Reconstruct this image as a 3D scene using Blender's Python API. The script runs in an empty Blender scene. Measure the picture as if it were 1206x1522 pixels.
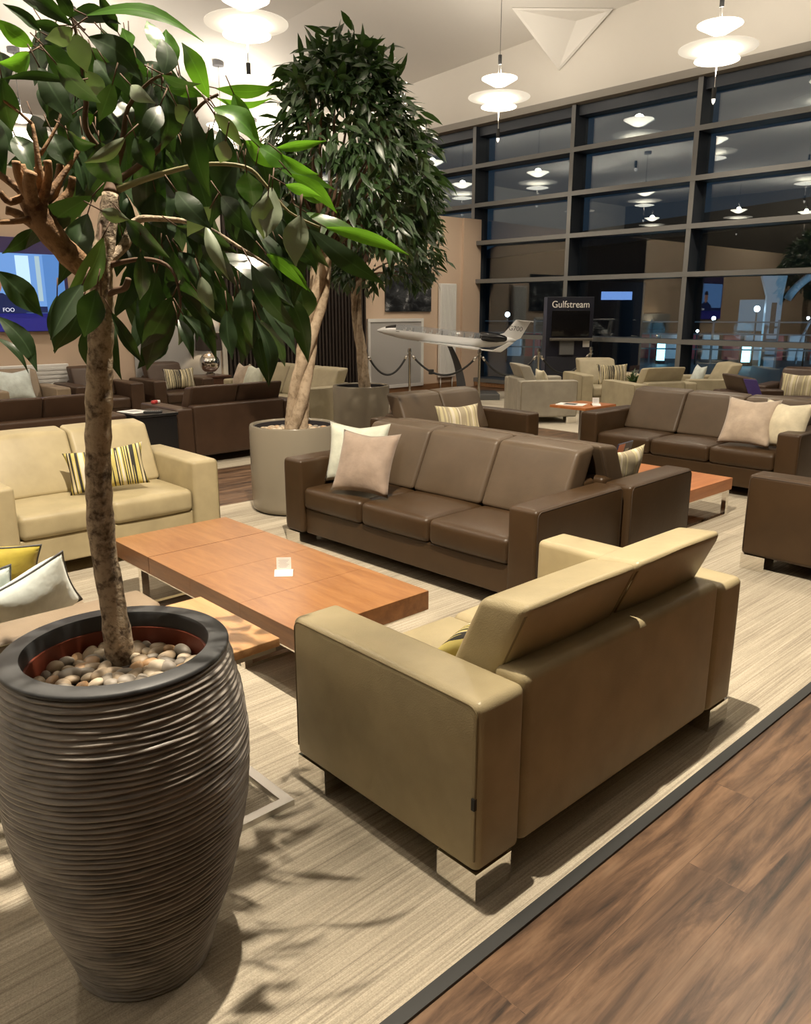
import bpy, bmesh, math, random
from mathutils import Vector, Matrix, Euler
random.seed(11)
S = bpy.context.scene
COL = S.collection
PI = math.pi
R = math.radians

# ------------------------------------------------------------------ materials
def nt(name):
    m = bpy.data.materials.new(name); m.use_nodes = True
    t = m.node_tree; t.nodes.clear()
    o = t.nodes.new('ShaderNodeOutputMaterial')
    b = t.nodes.new('ShaderNodeBsdfPrincipled')
    t.links.new(b.outputs[0], o.inputs[0])
    return m, t, b, o

def pbr(name, col, rough=.5, metal=0., spec=.5, emit=None, es=0.):
    m, t, b, o = nt(name)
    b.inputs['Base Color'].default_value = (*col, 1)
    b.inputs['Roughness'].default_value = rough
    b.inputs['Metallic'].default_value = metal
    b.inputs['Specular IOR Level'].default_value = spec
    if emit:
        b.inputs['Emission Color'].default_value = (*emit, 1)
        b.inputs['Emission Strength'].default_value = es
    return m

def coords(t, scale=(1, 1, 1), rot=(0, 0, 0), kind='Object'):
    c = t.nodes.new('ShaderNodeTexCoord'); mp = t.nodes.new('ShaderNodeMapping')
    mp.inputs['Scale'].default_value = scale; mp.inputs['Rotation'].default_value = rot
    t.links.new(c.outputs[kind], mp.inputs[0])
    return mp.outputs[0]

def noise(t, vec, scale, detail=4, rough=.55, dist=0.):
    n = t.nodes.new('ShaderNodeTexNoise')
    n.inputs['Scale'].default_value = scale; n.inputs['Detail'].default_value = detail
    n.inputs['Roughness'].default_value = rough; n.inputs['Distortion'].default_value = dist
    t.links.new(vec, n.inputs['Vector'])
    return n.outputs[0]

def ramp(t, fac, stops, interp='LINEAR'):
    r = t.nodes.new('ShaderNodeValToRGB'); e = r.color_ramp
    e.interpolation = interp
    while len(e.elements) < len(stops): e.elements.new(.5)
    for el, (p, c) in zip(e.elements, stops):
        el.position = p; el.color = (*c, 1)
    t.links.new(fac, r.inputs[0])
    return r.outputs[0]

def mixc(t, fac, a, b, mode='MIX'):
    n = t.nodes.new('ShaderNodeMix'); n.data_type = 'RGBA'; n.blend_type = mode
    if isinstance(fac, float): n.inputs[0].default_value = fac
    else: t.links.new(fac, n.inputs[0])
    for i, v in ((6, a), (7, b)):
        if isinstance(v, tuple): n.inputs[i].default_value = (*v, 1)
        else: t.links.new(v, n.inputs[i])
    return n.outputs[2]

def bump(t, b, h, strength, dist=.01):
    n = t.nodes.new('ShaderNodeBump')
    n.inputs['Strength'].default_value = strength; n.inputs['Distance'].default_value = dist
    t.links.new(h, n.inputs['Height']); t.links.new(n.outputs[0], b.inputs['Normal'])

def leather(name, col, rough=.4):
    m, t, b, o = nt(name)
    v = coords(t)
    n = noise(t, v, 5, 3)
    d = tuple(c * .86 for c in col); l = tuple(c * 1.1 for c in col)
    t.links.new(ramp(t, n, [(.3, d), (.7, l)]), b.inputs['Base Color'])
    b.inputs['Roughness'].default_value = rough
    b.inputs['Specular IOR Level'].default_value = .34
    vo = t.nodes.new('ShaderNodeTexVoronoi'); vo.inputs['Scale'].default_value = 260
    t.links.new(v, vo.inputs['Vector'])
    big = noise(t, v, 9, 2)
    add = t.nodes.new('ShaderNodeMath'); add.operation = 'MULTIPLY_ADD'
    t.links.new(big, add.inputs[0]); add.inputs[1].default_value = 4.
    t.links.new(vo.outputs[0], add.inputs[2])
    bump(t, b, add.outputs[0], .12, .004)
    return m

def fabric(name, col, var=.12):
    m, t, b, o = nt(name)
    v = coords(t)
    n = noise(t, v, 14, 4)
    t.links.new(ramp(t, n, [(.3, tuple(c * (1 - var) for c in col)), (.7, tuple(min(1, c * (1 + var)) for c in col))]), b.inputs['Base Color'])
    b.inputs['Roughness'].default_value = .75
    b.inputs['Sheen Weight'].default_value = .25
    bump(t, b, noise(t, v, 10, 3), .35, .02)
    return m

def stripes(name, cols, freq):
    """irregular vertical stripes across the cushion"""
    m, t, b, o = nt(name)
    v = coords(t, (freq, .35, .35))
    w = noise(t, v, 1.0, 1.5, .6)
    n = len(cols)
    st = [(.22 + .56 * i / n, c) for i, c in enumerate(cols)]
    c = ramp(t, w, st, 'CONSTANT')
    t.links.new(c, b.inputs['Base Color'])
    b.inputs['Roughness'].default_value = .8
    bump(t, b, noise(t, coords(t), 60, 2), .2, .004)
    return m

def woodm(name, a, c, scale=(1, 14, 14), rough=.32, coat=.15):
    m, t, b, o = nt(name)
    v = coords(t, scale)
    n1 = noise(t, v, 2.2, 6, .62, .6)
    n2 = noise(t, coords(t, (scale[0] * 6, scale[1] * 7, scale[2] * 7)), 3, 3)
    f = t.nodes.new('ShaderNodeMath'); f.operation = 'MULTIPLY_ADD'
    t.links.new(n2, f.inputs[0]); f.inputs[1].default_value = .25; t.links.new(n1, f.inputs[2])
    t.links.new(ramp(t, f.outputs[0], [(.42, a), (.82, c)]), b.inputs['Base Color'])
    b.inputs['Roughness'].default_value = rough
    b.inputs['Coat Weight'].default_value = coat
    b.inputs['Coat Roughness'].default_value = .2
    return m

M = {}
M['tan'] = leather('tan_leather', (.40, .335, .20), .38)
M['tan_far'] = leather('beige_leather', (.40, .35, .24), .45)
M['grey_leather'] = leather('greige_leather', (.36, .33, .27), .45)
M['taupe'] = leather('taupe_leather', (.25, .19, .13), .42)
M['brown'] = leather('brown_leather', (.050, .028, .0125), .38)
M['brown_face'] = leather('paler_brown_leather', (.088, .061, .038), .42)  # paler brown, used on the back cushions
M['umber'] = leather('dark_brown_leather', (.058, .033, .020), .38)
M['violet'] = leather('violet_sheen', (.10, .07, .26), .5)  # bluish sheen on brown leather, put into the colour
M['seam_tan'] = pbr('tan_seam', (.20, .155, .075), .6)
M['seam_brown'] = pbr('brown_seam', (.05, .032, .02), .6)
M['chrome'] = pbr('polished_steel', (.78, .76, .72), .06, 1.)
M['satin'] = pbr('satin_steel', (.55, .53, .49), .34, 1.)
M['cherry'] = woodm('cherry_veneer', (.245, .10, .033), (.37, .175, .064), (10, 1.2, 10))
M['cherry_edge'] = woodm('cherry_edge', (.15, .058, .019), (.25, .105, .036), (10, 1.2, 10))
M['orange_wood'] = woodm('orange_veneer', (.38, .125, .035), (.52, .20, .07), (1.2, 10, 10))
M['light_wood'] = woodm('honey_veneer', (.52, .27, .115), (.68, .40, .19), (10, 1.2, 10))
M['dark_wood'] = woodm('dark_wood', (.05, .02, .012), (.10, .045, .025), (10, 1.2, 10))
M['skirt'] = woodm('skirting_wood', (.20, .10, .045), (.32, .17, .08), (1, 12, 12))
M['black'] = pbr('black_lacquer', (.012, .012, .013), .3)
M['matt_black'] = pbr('matt_black', (.02, .02, .02), .7)
M['paper'] = pbr('white_paper', (.8, .79, .76), .7)
M['ink'] = pbr('grey_print', (.35, .35, .36), .7)
M['white_paint'] = pbr('white_enamel', (.74, .73, .71), .35)
M['grey_panel'] = pbr('grey_panel', (.42, .41, .40), .6)
M['red'] = pbr('red_plastic', (.5, .05, .05), .4)
M['seamline'] = pbr('veneer_joint', (.10, .035, .012), .7)

def wall_mat(name, col, rough=.85):
    m, t, b, o = nt(name)
    v = coords(t)
    n = noise(t, v, .8, 3)
    t.links.new(ramp(t, n, [(.3, tuple(c * .96 for c in col)), (.7, col)]), b.inputs['Base Color'])
    b.inputs['Roughness'].default_value = rough
    bump(t, b, noise(t, v, 120, 2), .05, .002)
    return m
M['wall_pink'] = wall_mat('blush_paint', (.62, .475, .355))
M['wall_cream'] = wall_mat('cream_paint', (.65, .61, .545))
M['ceiling'] = wall_mat('ceiling_paint', (.70, .67, .62))
M['soffit'] = wall_mat('soffit_shade', (.27, .25, .22))  # shade under the bulkhead, put into a darker coat than the wall
M['far_wall'] = wall_mat('far_wall_paint', (.13, .11, .085))
M['slat'] = pbr('dark_slat', (.030, .021, .017), .5)
M['slat_back'] = pbr('slat_backing', (.006, .005, .005), .8)
M['frame'] = pbr('window_frame_grey', (.15, .15, .145), .5, .0)
M['frame_dark'] = pbr('window_slate_shade', (.028, .034, .044), .5)  # slate of the head frame; on fin sides their shade as colour

def carpet_mat():
    m, t, b, o = nt('streaked_carpet')
    v = coords(t)
    st = noise(t, coords(t, (1.1, 105, 1)), 1.0, 4, .75)
    st2 = noise(t, coords(t, (.5, 9, 1)), 1.0, 3, .6)
    fine = noise(t, v, 260, 2, .6)
    br = t.nodes.new('ShaderNodeTexBrick')
    br.inputs['Scale'].default_value = 1.; br.inputs['Brick Width'].default_value = 1.0
    br.inputs['Row Height'].default_value = .5; br.inputs['Mortar Size'].default_value = 0.
    br.inputs['Color1'].default_value = (.42, .42, .42, 1); br.inputs['Color2'].default_value = (.62, .62, .62, 1)
    t.links.new(v, br.inputs['Vector'])
    a = t.nodes.new('ShaderNodeMath'); a.operation = 'MULTIPLY_ADD'; a.inputs[1].default_value = .38
    t.links.new(st2, a.inputs[0]); t.links.new(st, a.inputs[2])
    c = ramp(t, a.outputs[0], [(.46, (.23, .198, .155)), (.68, (.43, .378, .292)), (.92, (.60, .54, .43))])
    c = mixc(t, .55, c, br.outputs[0], 'OVERLAY')
    c = mixc(t, .55, c, ramp(t, fine, [(.3, (.36, .36, .36)), (.7, (.64, .64, .64))]), 'OVERLAY')
    t.links.new(c, b.inputs['Base Color'])
    b.inputs['Roughness'].default_value = .95; b.inputs['Specular IOR Level'].default_value = .1
    mx = t.nodes.new('ShaderNodeMath'); mx.operation = 'ADD'
    t.links.new(st, mx.inputs[0]); t.links.new(fine, mx.inputs[1])
    bump(t, b, mx.outputs[0], .5, .006)
    return m
M['carpet'] = carpet_mat()

def plank_mat():
    m, t, b, o = nt('walnut_planks')
    v = coords(t)
    br = t.nodes.new('ShaderNodeTexBrick')
    br.inputs['Scale'].default_value = 1.; br.inputs['Brick Width'].default_value = 1.22
    br.inputs['Row Height'].default_value = .18; br.inputs['Mortar Size'].default_value = .0012
    br.inputs['Color1'].default_value = (.30, .30, .30, 1); br.inputs['Color2'].default_value = (.70, .70, .70, 1)
    br.inputs['Mortar'].default_value = (.2, .2, .2, 1)
    br.offset = .37
    t.links.new(v, br.inputs['Vector'])
    ad = t.nodes.new('ShaderNodeVectorMath'); ad.operation = 'MULTIPLY_ADD'
    t.links.new(br.outputs[0], ad.inputs[0]); ad.inputs[1].default_value = (7, 3, 5)
    t.links.new(coords(t, (1.3, 11, 1)), ad.inputs[2])
    g = noise(t, ad.outputs[0], 1.4, 9, .66, .55)
    g2 = noise(t, coords(t, (5, 90, 1)), 1., 4, .6)
    k = noise(t, coords(t, (1.2, 3.2, 1)), 1.7, 4, .6, .8)
    c = ramp(t, g, [(.33, (.014, .008, .004)), (.44, (.078, .042, .023)), (.56, (.165, .094, .052)), (.76, (.245, .155, .095))])
    c = mixc(t, .5, c, ramp(t, g2, [(.3, (.32, .32, .32)), (.7, (.62, .62, .62))]), 'OVERLAY')
    c = mixc(t, .5, c, ramp(t, k, [(.35, (.28, .28, .28)), (.65, (.60, .60, .60))]), 'OVERLAY')
    c = mixc(t, .35, c, br.outputs[0], 'OVERLAY')
    t.links.new(c, b.inputs['Base Color'])
    b.inputs['Roughness'].default_value = .38
    bump(t, b, g2, .08, .003)
    return m
M['planks'] = plank_mat()
M['strip'] = pbr('grey_threshold_strip', (.024, .025, .024), .6)
M['pale_floor'] = wall_mat('pale_carpet', (.50, .45, .36), .9)

def glass_mat():
    m = bpy.data.materials.new('window_glass'); m.use_nodes = True
    t = m.node_tree; t.nodes.clear()
    o = t.nodes.new('ShaderNodeOutputMaterial')
    tr = t.nodes.new('ShaderNodeBsdfTransparent'); tr.inputs[0].default_value = (.80, .86, .90, 1)
    gl = t.nodes.new('ShaderNodeBsdfGlossy'); gl.inputs['Roughness'].default_value = .004
    gl.inputs[0].default_value = (.93, .96, .95, 1)
    mx = t.nodes.new('ShaderNodeMixShader')
    fr = t.nodes.new('ShaderNodeFresnel')
    ge = t.nodes.new('ShaderNodeNewGeometry'); mr = t.nodes.new('ShaderNodeMapRange')
    mr.inputs['To Min'].default_value = 2.15; mr.inputs['To Max'].default_value = 1 / 2.15
    t.links.new(ge.outputs['Backfacing'], mr.inputs['Value']); t.links.new(mr.outputs[0], fr.inputs[0])
    t.links.new(fr.outputs[0], mx.inputs[0])
    t.links.new(tr.outputs[0], mx.inputs[1]); t.links.new(gl.outputs[0], mx.inputs[2])
    t.links.new(mx.outputs[0], o.inputs[0])
    return m
M['glass'] = glass_mat()

def leaf_mat(name, top, under, trans, tfac=.3, rough=.3):
    m, t, b, o = nt(name)
    g = t.nodes.new('ShaderNodeNewGeometry')
    v = coords(t)
    n = noise(t, v, 9, 3)
    c1 = mixc(t, n, tuple(x * .7 for x in top), tuple(x * 1.35 for x in top))
    at = t.nodes.new('ShaderNodeAttribute'); at.attribute_name = 'rib'
    rb = ramp(t, at.outputs['Fac'], [(.80, (0, 0, 0)), (.97, (.55, .55, .55))])
    c1 = mixc(t, rb, c1, tuple(min(1, x * 2.6 + .03) for x in top))
    c = mixc(t, g.outputs['Backfacing'], c1, under)
    t.links.new(c, b.inputs['Base Color'])
    b.inputs['Roughness'].default_value = rough
    b.inputs['Specular IOR Level'].default_value = .75
    tl = t.nodes.new('ShaderNodeBsdfTranslucent'); tl.inputs[0].default_value = (*trans, 1)
    mx = t.nodes.new('ShaderNodeMixShader'); mx.inputs[0].default_value = tfac
    t.links.new(b.outputs[0], mx.inputs[1]); t.links.new(tl.outputs[0], mx.inputs[2])
    t.links.new(mx.outputs[0], o.inputs[0])
    return m
M['leaf'] = leaf_mat('glossy_leaf', (.022, .044, .017), (.10, .135, .075), (.05, .13, .012), .15, .30)
M['leaf_backlit'] = leaf_mat('backlit_leaf', (.06, .17, .018), (.12, .22, .05), (.16, .40, .02), .38)  # backlight from the pendants put into a brighter leaf green
M['leaf_pale'] = leaf_mat('pale_backed_leaf', (.035, .07, .02), (.30, .36, .24), (.10, .2, .03), .15, .4)
M['leaf_lime'] = leaf_mat('lime_leaf', (.13, .24, .06), (.28, .38, .16), (.2, .4, .05), .25)
M['leaf_small'] = leaf_mat('dark_fig_leaf', (.024, .05, .016), (.06, .10, .04), (.05, .13, .015), .2, .38)

def bark_mat(name, a, c, sc=16):
    m, t, b, o = nt(name)
    v = coords(t)
    n = noise(t, v, sc, 6, .62, .4)
    n2 = noise(t, v, sc * 3.2, 4, .6)
    f = mixc(t, .35, n, n2)
    t.links.new(ramp(t, f, [(.40, a), (.47, tuple((x + y) / 2 for x, y in zip(a, c))), (.54, c)]), b.inputs['Base Color'])
    b.inputs['Roughness'].default_value = .85
    bump(t, b, n2, .6, .01)
    return m
M['bark'] = bark_mat('mottled_bark', (.085, .056, .034), (.46, .37, .26), 24)
M['bark_pale'] = bark_mat('pale_bark', (.22, .16, .10), (.40, .31, .215), 9)
M['twig'] = pbr('twig_bark', (.10, .055, .03), .8)
M['stub'] = bark_mat('cut_stub_bark', (.09, .045, .02), (.26, .15, .07), 20)

def ribbed_mat():
    m, t, b, o = nt('ribbed_composite')
    v = coords(t)
    n = noise(t, coords(t, (3, 3, 5)), 1.3, 4, .6, .5)
    n2 = noise(t, coords(t, (6, 6, 60)), 1.5, 3, .6)
    f = mixc(t, .45, n, n2)
    t.links.new(ramp(t, f, [(.34, (.085, .077, .070)), (.48, (.235, .212, .188)), (.66, (.38, .348, .31))]), b.inputs['Base Color'])
    b.inputs['Roughness'].default_value = .42
    return m
M['ribbed'] = ribbed_mat()
M['rim'] = wall_mat('charcoal_rim', (.040, .042, .044), .5)
M['terracotta'] = pbr('terracotta_liner', (.17, .035, .015), .5)
M['soil'] = pbr('dark_soil', (.02, .013, .008), .95)
M['taupe_gloss'] = pbr('taupe_lacquer', (.235, .205, .155), .22)
M['pot_inner'] = pbr('planter_inside', (.02, .018, .022), .6)
PEB = [wall_mat('pebble_' + n, c, .5) for n, c in (('buff', (.36, .28, .19)), ('grey', (.27, .24, .20)), ('rust', (.38, .235, .12)), ('cream', (.50, .42, .31)), ('stone', (.20, .175, .14)))]

M['cush_blue'] = fabric('pale_blue_fabric', (.60, .66, .63))
M['cush_mint'] = fabric('mint_fabric', (.52, .54, .45))
M['cush_taupe'] = fabric('mushroom_fabric', (.29, .22, .17))
M['cush_cream'] = fabric('cream_fabric', (.60, .54, .39))
M['cush_rose'] = fabric('blush_fabric', (.43, .345, .265))
M['cush_mustard'] = fabric('mustard_fabric', (.42, .33, .035))
M['piping'] = pbr('charcoal_piping', (.10, .10, .10), .7)
K_, Y_, C_, W_ = (.025, .022, .018), (.54, .46, .14), (.62, .54, .34), (.66, .60, .48)
M['stripe_yellow'] = stripes('yellow_black_stripe', [C_, K_, Y_, W_, Y_, K_, C_, Y_, K_, C_], 17)
M['stripe_black'] = stripes('cream_black_stripe', [C_, K_, W_, K_, C_, K_, C_, K_, W_, K_], 30)
M['stripe_pale'] = stripes('cream_stripe', [C_, W_, (.36, .31, .21), (.56, .50, .30), W_, C_], 20)

# ------------------------------------------------------------------ helpers
def empty(name, loc=(0, 0, 0), rz=0., label=None, cat=None, group=None, kind=None):
    o = bpy.data.objects.new(name, None); COL.objects.link(o)
    o.empty_display_size = .1
    o.location = loc; o.rotation_euler = (0, 0, rz)
    tag(o, label, cat, group, kind)
    return o

def tag(o, label=None, cat=None, group=None, kind=None):
    if label: o['label'] = label
    if cat: o['category'] = cat
    if group: o['group'] = group
    if kind: o['kind'] = kind
    return o

def link(name, me, parent=None, loc=(0, 0, 0), rot=(0, 0, 0), scale=(1, 1, 1)):
    o = bpy.data.objects.new(name, me); COL.objects.link(o)
    o.location = loc; o.rotation_euler = rot; o.scale = scale
    if parent: o.parent = parent
    return o

class MB:
    """collects vertices and faces of one mesh"""
    def __init__(s): s.v = []; s.f = []; s.m = []; s.rib = set()
    def add(s, vs, fs, mi=0, mat=None):
        b = len(s.v)
        s.v += [(mat @ Vector(p)) if mat else Vector(p) for p in vs]
        s.f += [tuple(b + i for i in f) for f in fs]; s.m += [mi] * len(fs)
        return s
    def box(s, x0, x1, y0, y1, z0, z1, mi=0, mat=None):
        vs = [(x, y, z) for z in (z0, z1) for y in (y0, y1) for x in (x0, x1)]
        fs = [(0, 2, 3, 1), (4, 5, 7, 6), (0, 1, 5, 4), (2, 6, 7, 3), (0, 4, 6, 2), (1, 3, 7, 5)]
        return s.add(vs, fs, mi, mat)
    def tube(s, pts, rad, n=8, mi=0, cap=True):
        pts = [Vector(p) for p in pts]
        rad = rad if isinstance(rad, (list, tuple)) else [rad] * len(pts)
        vs, fs = [], []
        t0 = (pts[1] - pts[0]).normalized()
        u = t0.orthogonal().normalized()
        for i, p in enumerate(pts):
            a = pts[max(i - 1, 0)]; c = pts[min(i + 1, len(pts) - 1)]
            t = (c - a).normalized()
            u = (u - t * u.dot(t)).normalized(); w = t.cross(u)
            for k in range(n):
                an = 2 * PI * k / n
                vs.append(p + (u * math.cos(an) + w * math.sin(an)) * rad[i])
        for i in range(len(pts) - 1):
            for k in range(n):
                k2 = (k + 1) % n
                fs.append((i * n + k, i * n + k2, (i + 1) * n + k2, (i + 1) * n + k))
        if cap:
            fs.append(tuple(range(n - 1, -1, -1))); e = (len(pts) - 1) * n
            fs.append(tuple(e + k for k in range(n)))
        return s.add(vs, fs, mi)
    def lathe(s, prof, n=48, mi=0, mat=None, close=False):
        vs, fs = [], []
        for r, z in prof:
            for k in range(n):
                a = 2 * PI * k / n
                vs.append((r * math.cos(a), r * math.sin(a), z))
        for i in range(len(prof) - 1):
            for k in range(n):
                k2 = (k + 1) % n
                fs.append((i * n + k, i * n + k2, (i + 1) * n + k2, (i + 1) * n + k))
        if close:
            fs.append(tuple(range(n - 1, -1, -1))); e = (len(prof) - 1) * n
            fs.append(tuple(e + k for k in range(n)))
        return s.add(vs, fs, mi, mat)
    def mesh(s, name, mats, smooth=True, sharp=None):
        me = bpy.data.meshes.new(name)
        me.from_pydata([tuple(p) for p in s.v], [], s.f)
        for m in (mats if isinstance(mats, (list, tuple)) else [mats]): me.materials.append(m)
        me.polygons.foreach_set('material_index', s.m)
        me.polygons.foreach_set('use_smooth', [smooth] * len(s.f))
        if s.rib:
            at = me.attributes.new('rib', 'FLOAT', 'POINT')
            at.data.foreach_set('value', [1. if i in s.rib else 0. for i in range(len(s.v))])
        me.update()
        if smooth and sharp is not None:
            me.set_sharp_from_angle(angle=R(sharp))
        return me

def catmull(pts, k=5):
    P = [Vector(p) for p in pts]; out = []
    for i in range(len(P) - 1):
        a, b, c, d = P[max(i - 1, 0)], P[i], P[i + 1], P[min(i + 2, len(P) - 1)]
        for j in range(k):
            t = j / k
            out.append(.5 * ((2 * b) + (c - a) * t + (2 * a - 5 * b + 4 * c - d) * t * t + (3 * b - a - 3 * c + d) * t ** 3))
    out.append(P[-1]); return out

def rbox(x0, x1, y0, y1, z0, z1, r=.03, puff=(0, 0, 0), n=4, warp=None):
    """rounded, optionally bulging box as (verts, faces)"""
    cx, cy, cz = (x0 + x1) / 2, (y0 + y1) / 2, (z0 + z1) / 2
    h = [(x1 - x0) / 2, (y1 - y0) / 2, (z1 - z0) / 2]
    r = min(r, min(h) * .98)
    ax = []
    for a in range(3):
        q = h[a] - r
        off = [r * math.tan(R(d)) for d in (15, 30, 45)]
        ax.append([-q - o for o in reversed(off)] + [-q + 2 * q * i / n for i in range(n + 1)] + [q + o for o in off])
    idx, vs, fs = {}, [], []
    def vert(p):
        key = tuple(round(c, 6) for c in p)
        if key in idx: return idx[key]
        inn = [max(-(h[a] - r), min(h[a] - r, p[a])) for a in range(3)]
        d = Vector([p[a] - inn[a] for a in range(3)])
        q = Vector(inn) + (d.normalized() * r if d.length > 1e-9 else d)
        u = [q[a] / h[a] for a in range(3)]
        for a in range(3):
            if puff[a]:
                b, c = (a + 1) % 3, (a + 2) % 3
                q[a] += puff[a] * u[a] * (1 - u[b] ** 2) * (1 - u[c] ** 2)
        q = q + Vector((cx, cy, cz))
        if warp: q = warp(q)
        idx[key] = len(vs); vs.append(q); return idx[key]
    for a in range(3):
        b, c = (a + 1) % 3, (a + 2) % 3
        for sgn in (-1, 1):
            for i in range(len(ax[b]) - 1):
                for j in range(len(ax[c]) - 1):
                    quad = []
                    for di, dj in ((0, 0), (1, 0), (1, 1), (0, 1)):
                        p = [0, 0, 0]; p[a] = sgn * h[a]; p[b] = ax[b][i + di]; p[c] = ax[c][j + dj]
                        quad.append(vert(p))
                    if sgn < 0: quad.reverse()
                    fs.append(tuple(quad))
    return vs, fs

def rmesh(name, mat, *a, **k):
    return MB().add(*rbox(*a, **k)).mesh(name, mat)

def simple(name, mb, mat, parent=None, smooth=True, sharp=35, loc=(0, 0, 0), rot=(0, 0, 0)):
    return link(name, mb.mesh(name, mat, smooth, sharp), parent, loc, rot)

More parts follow.
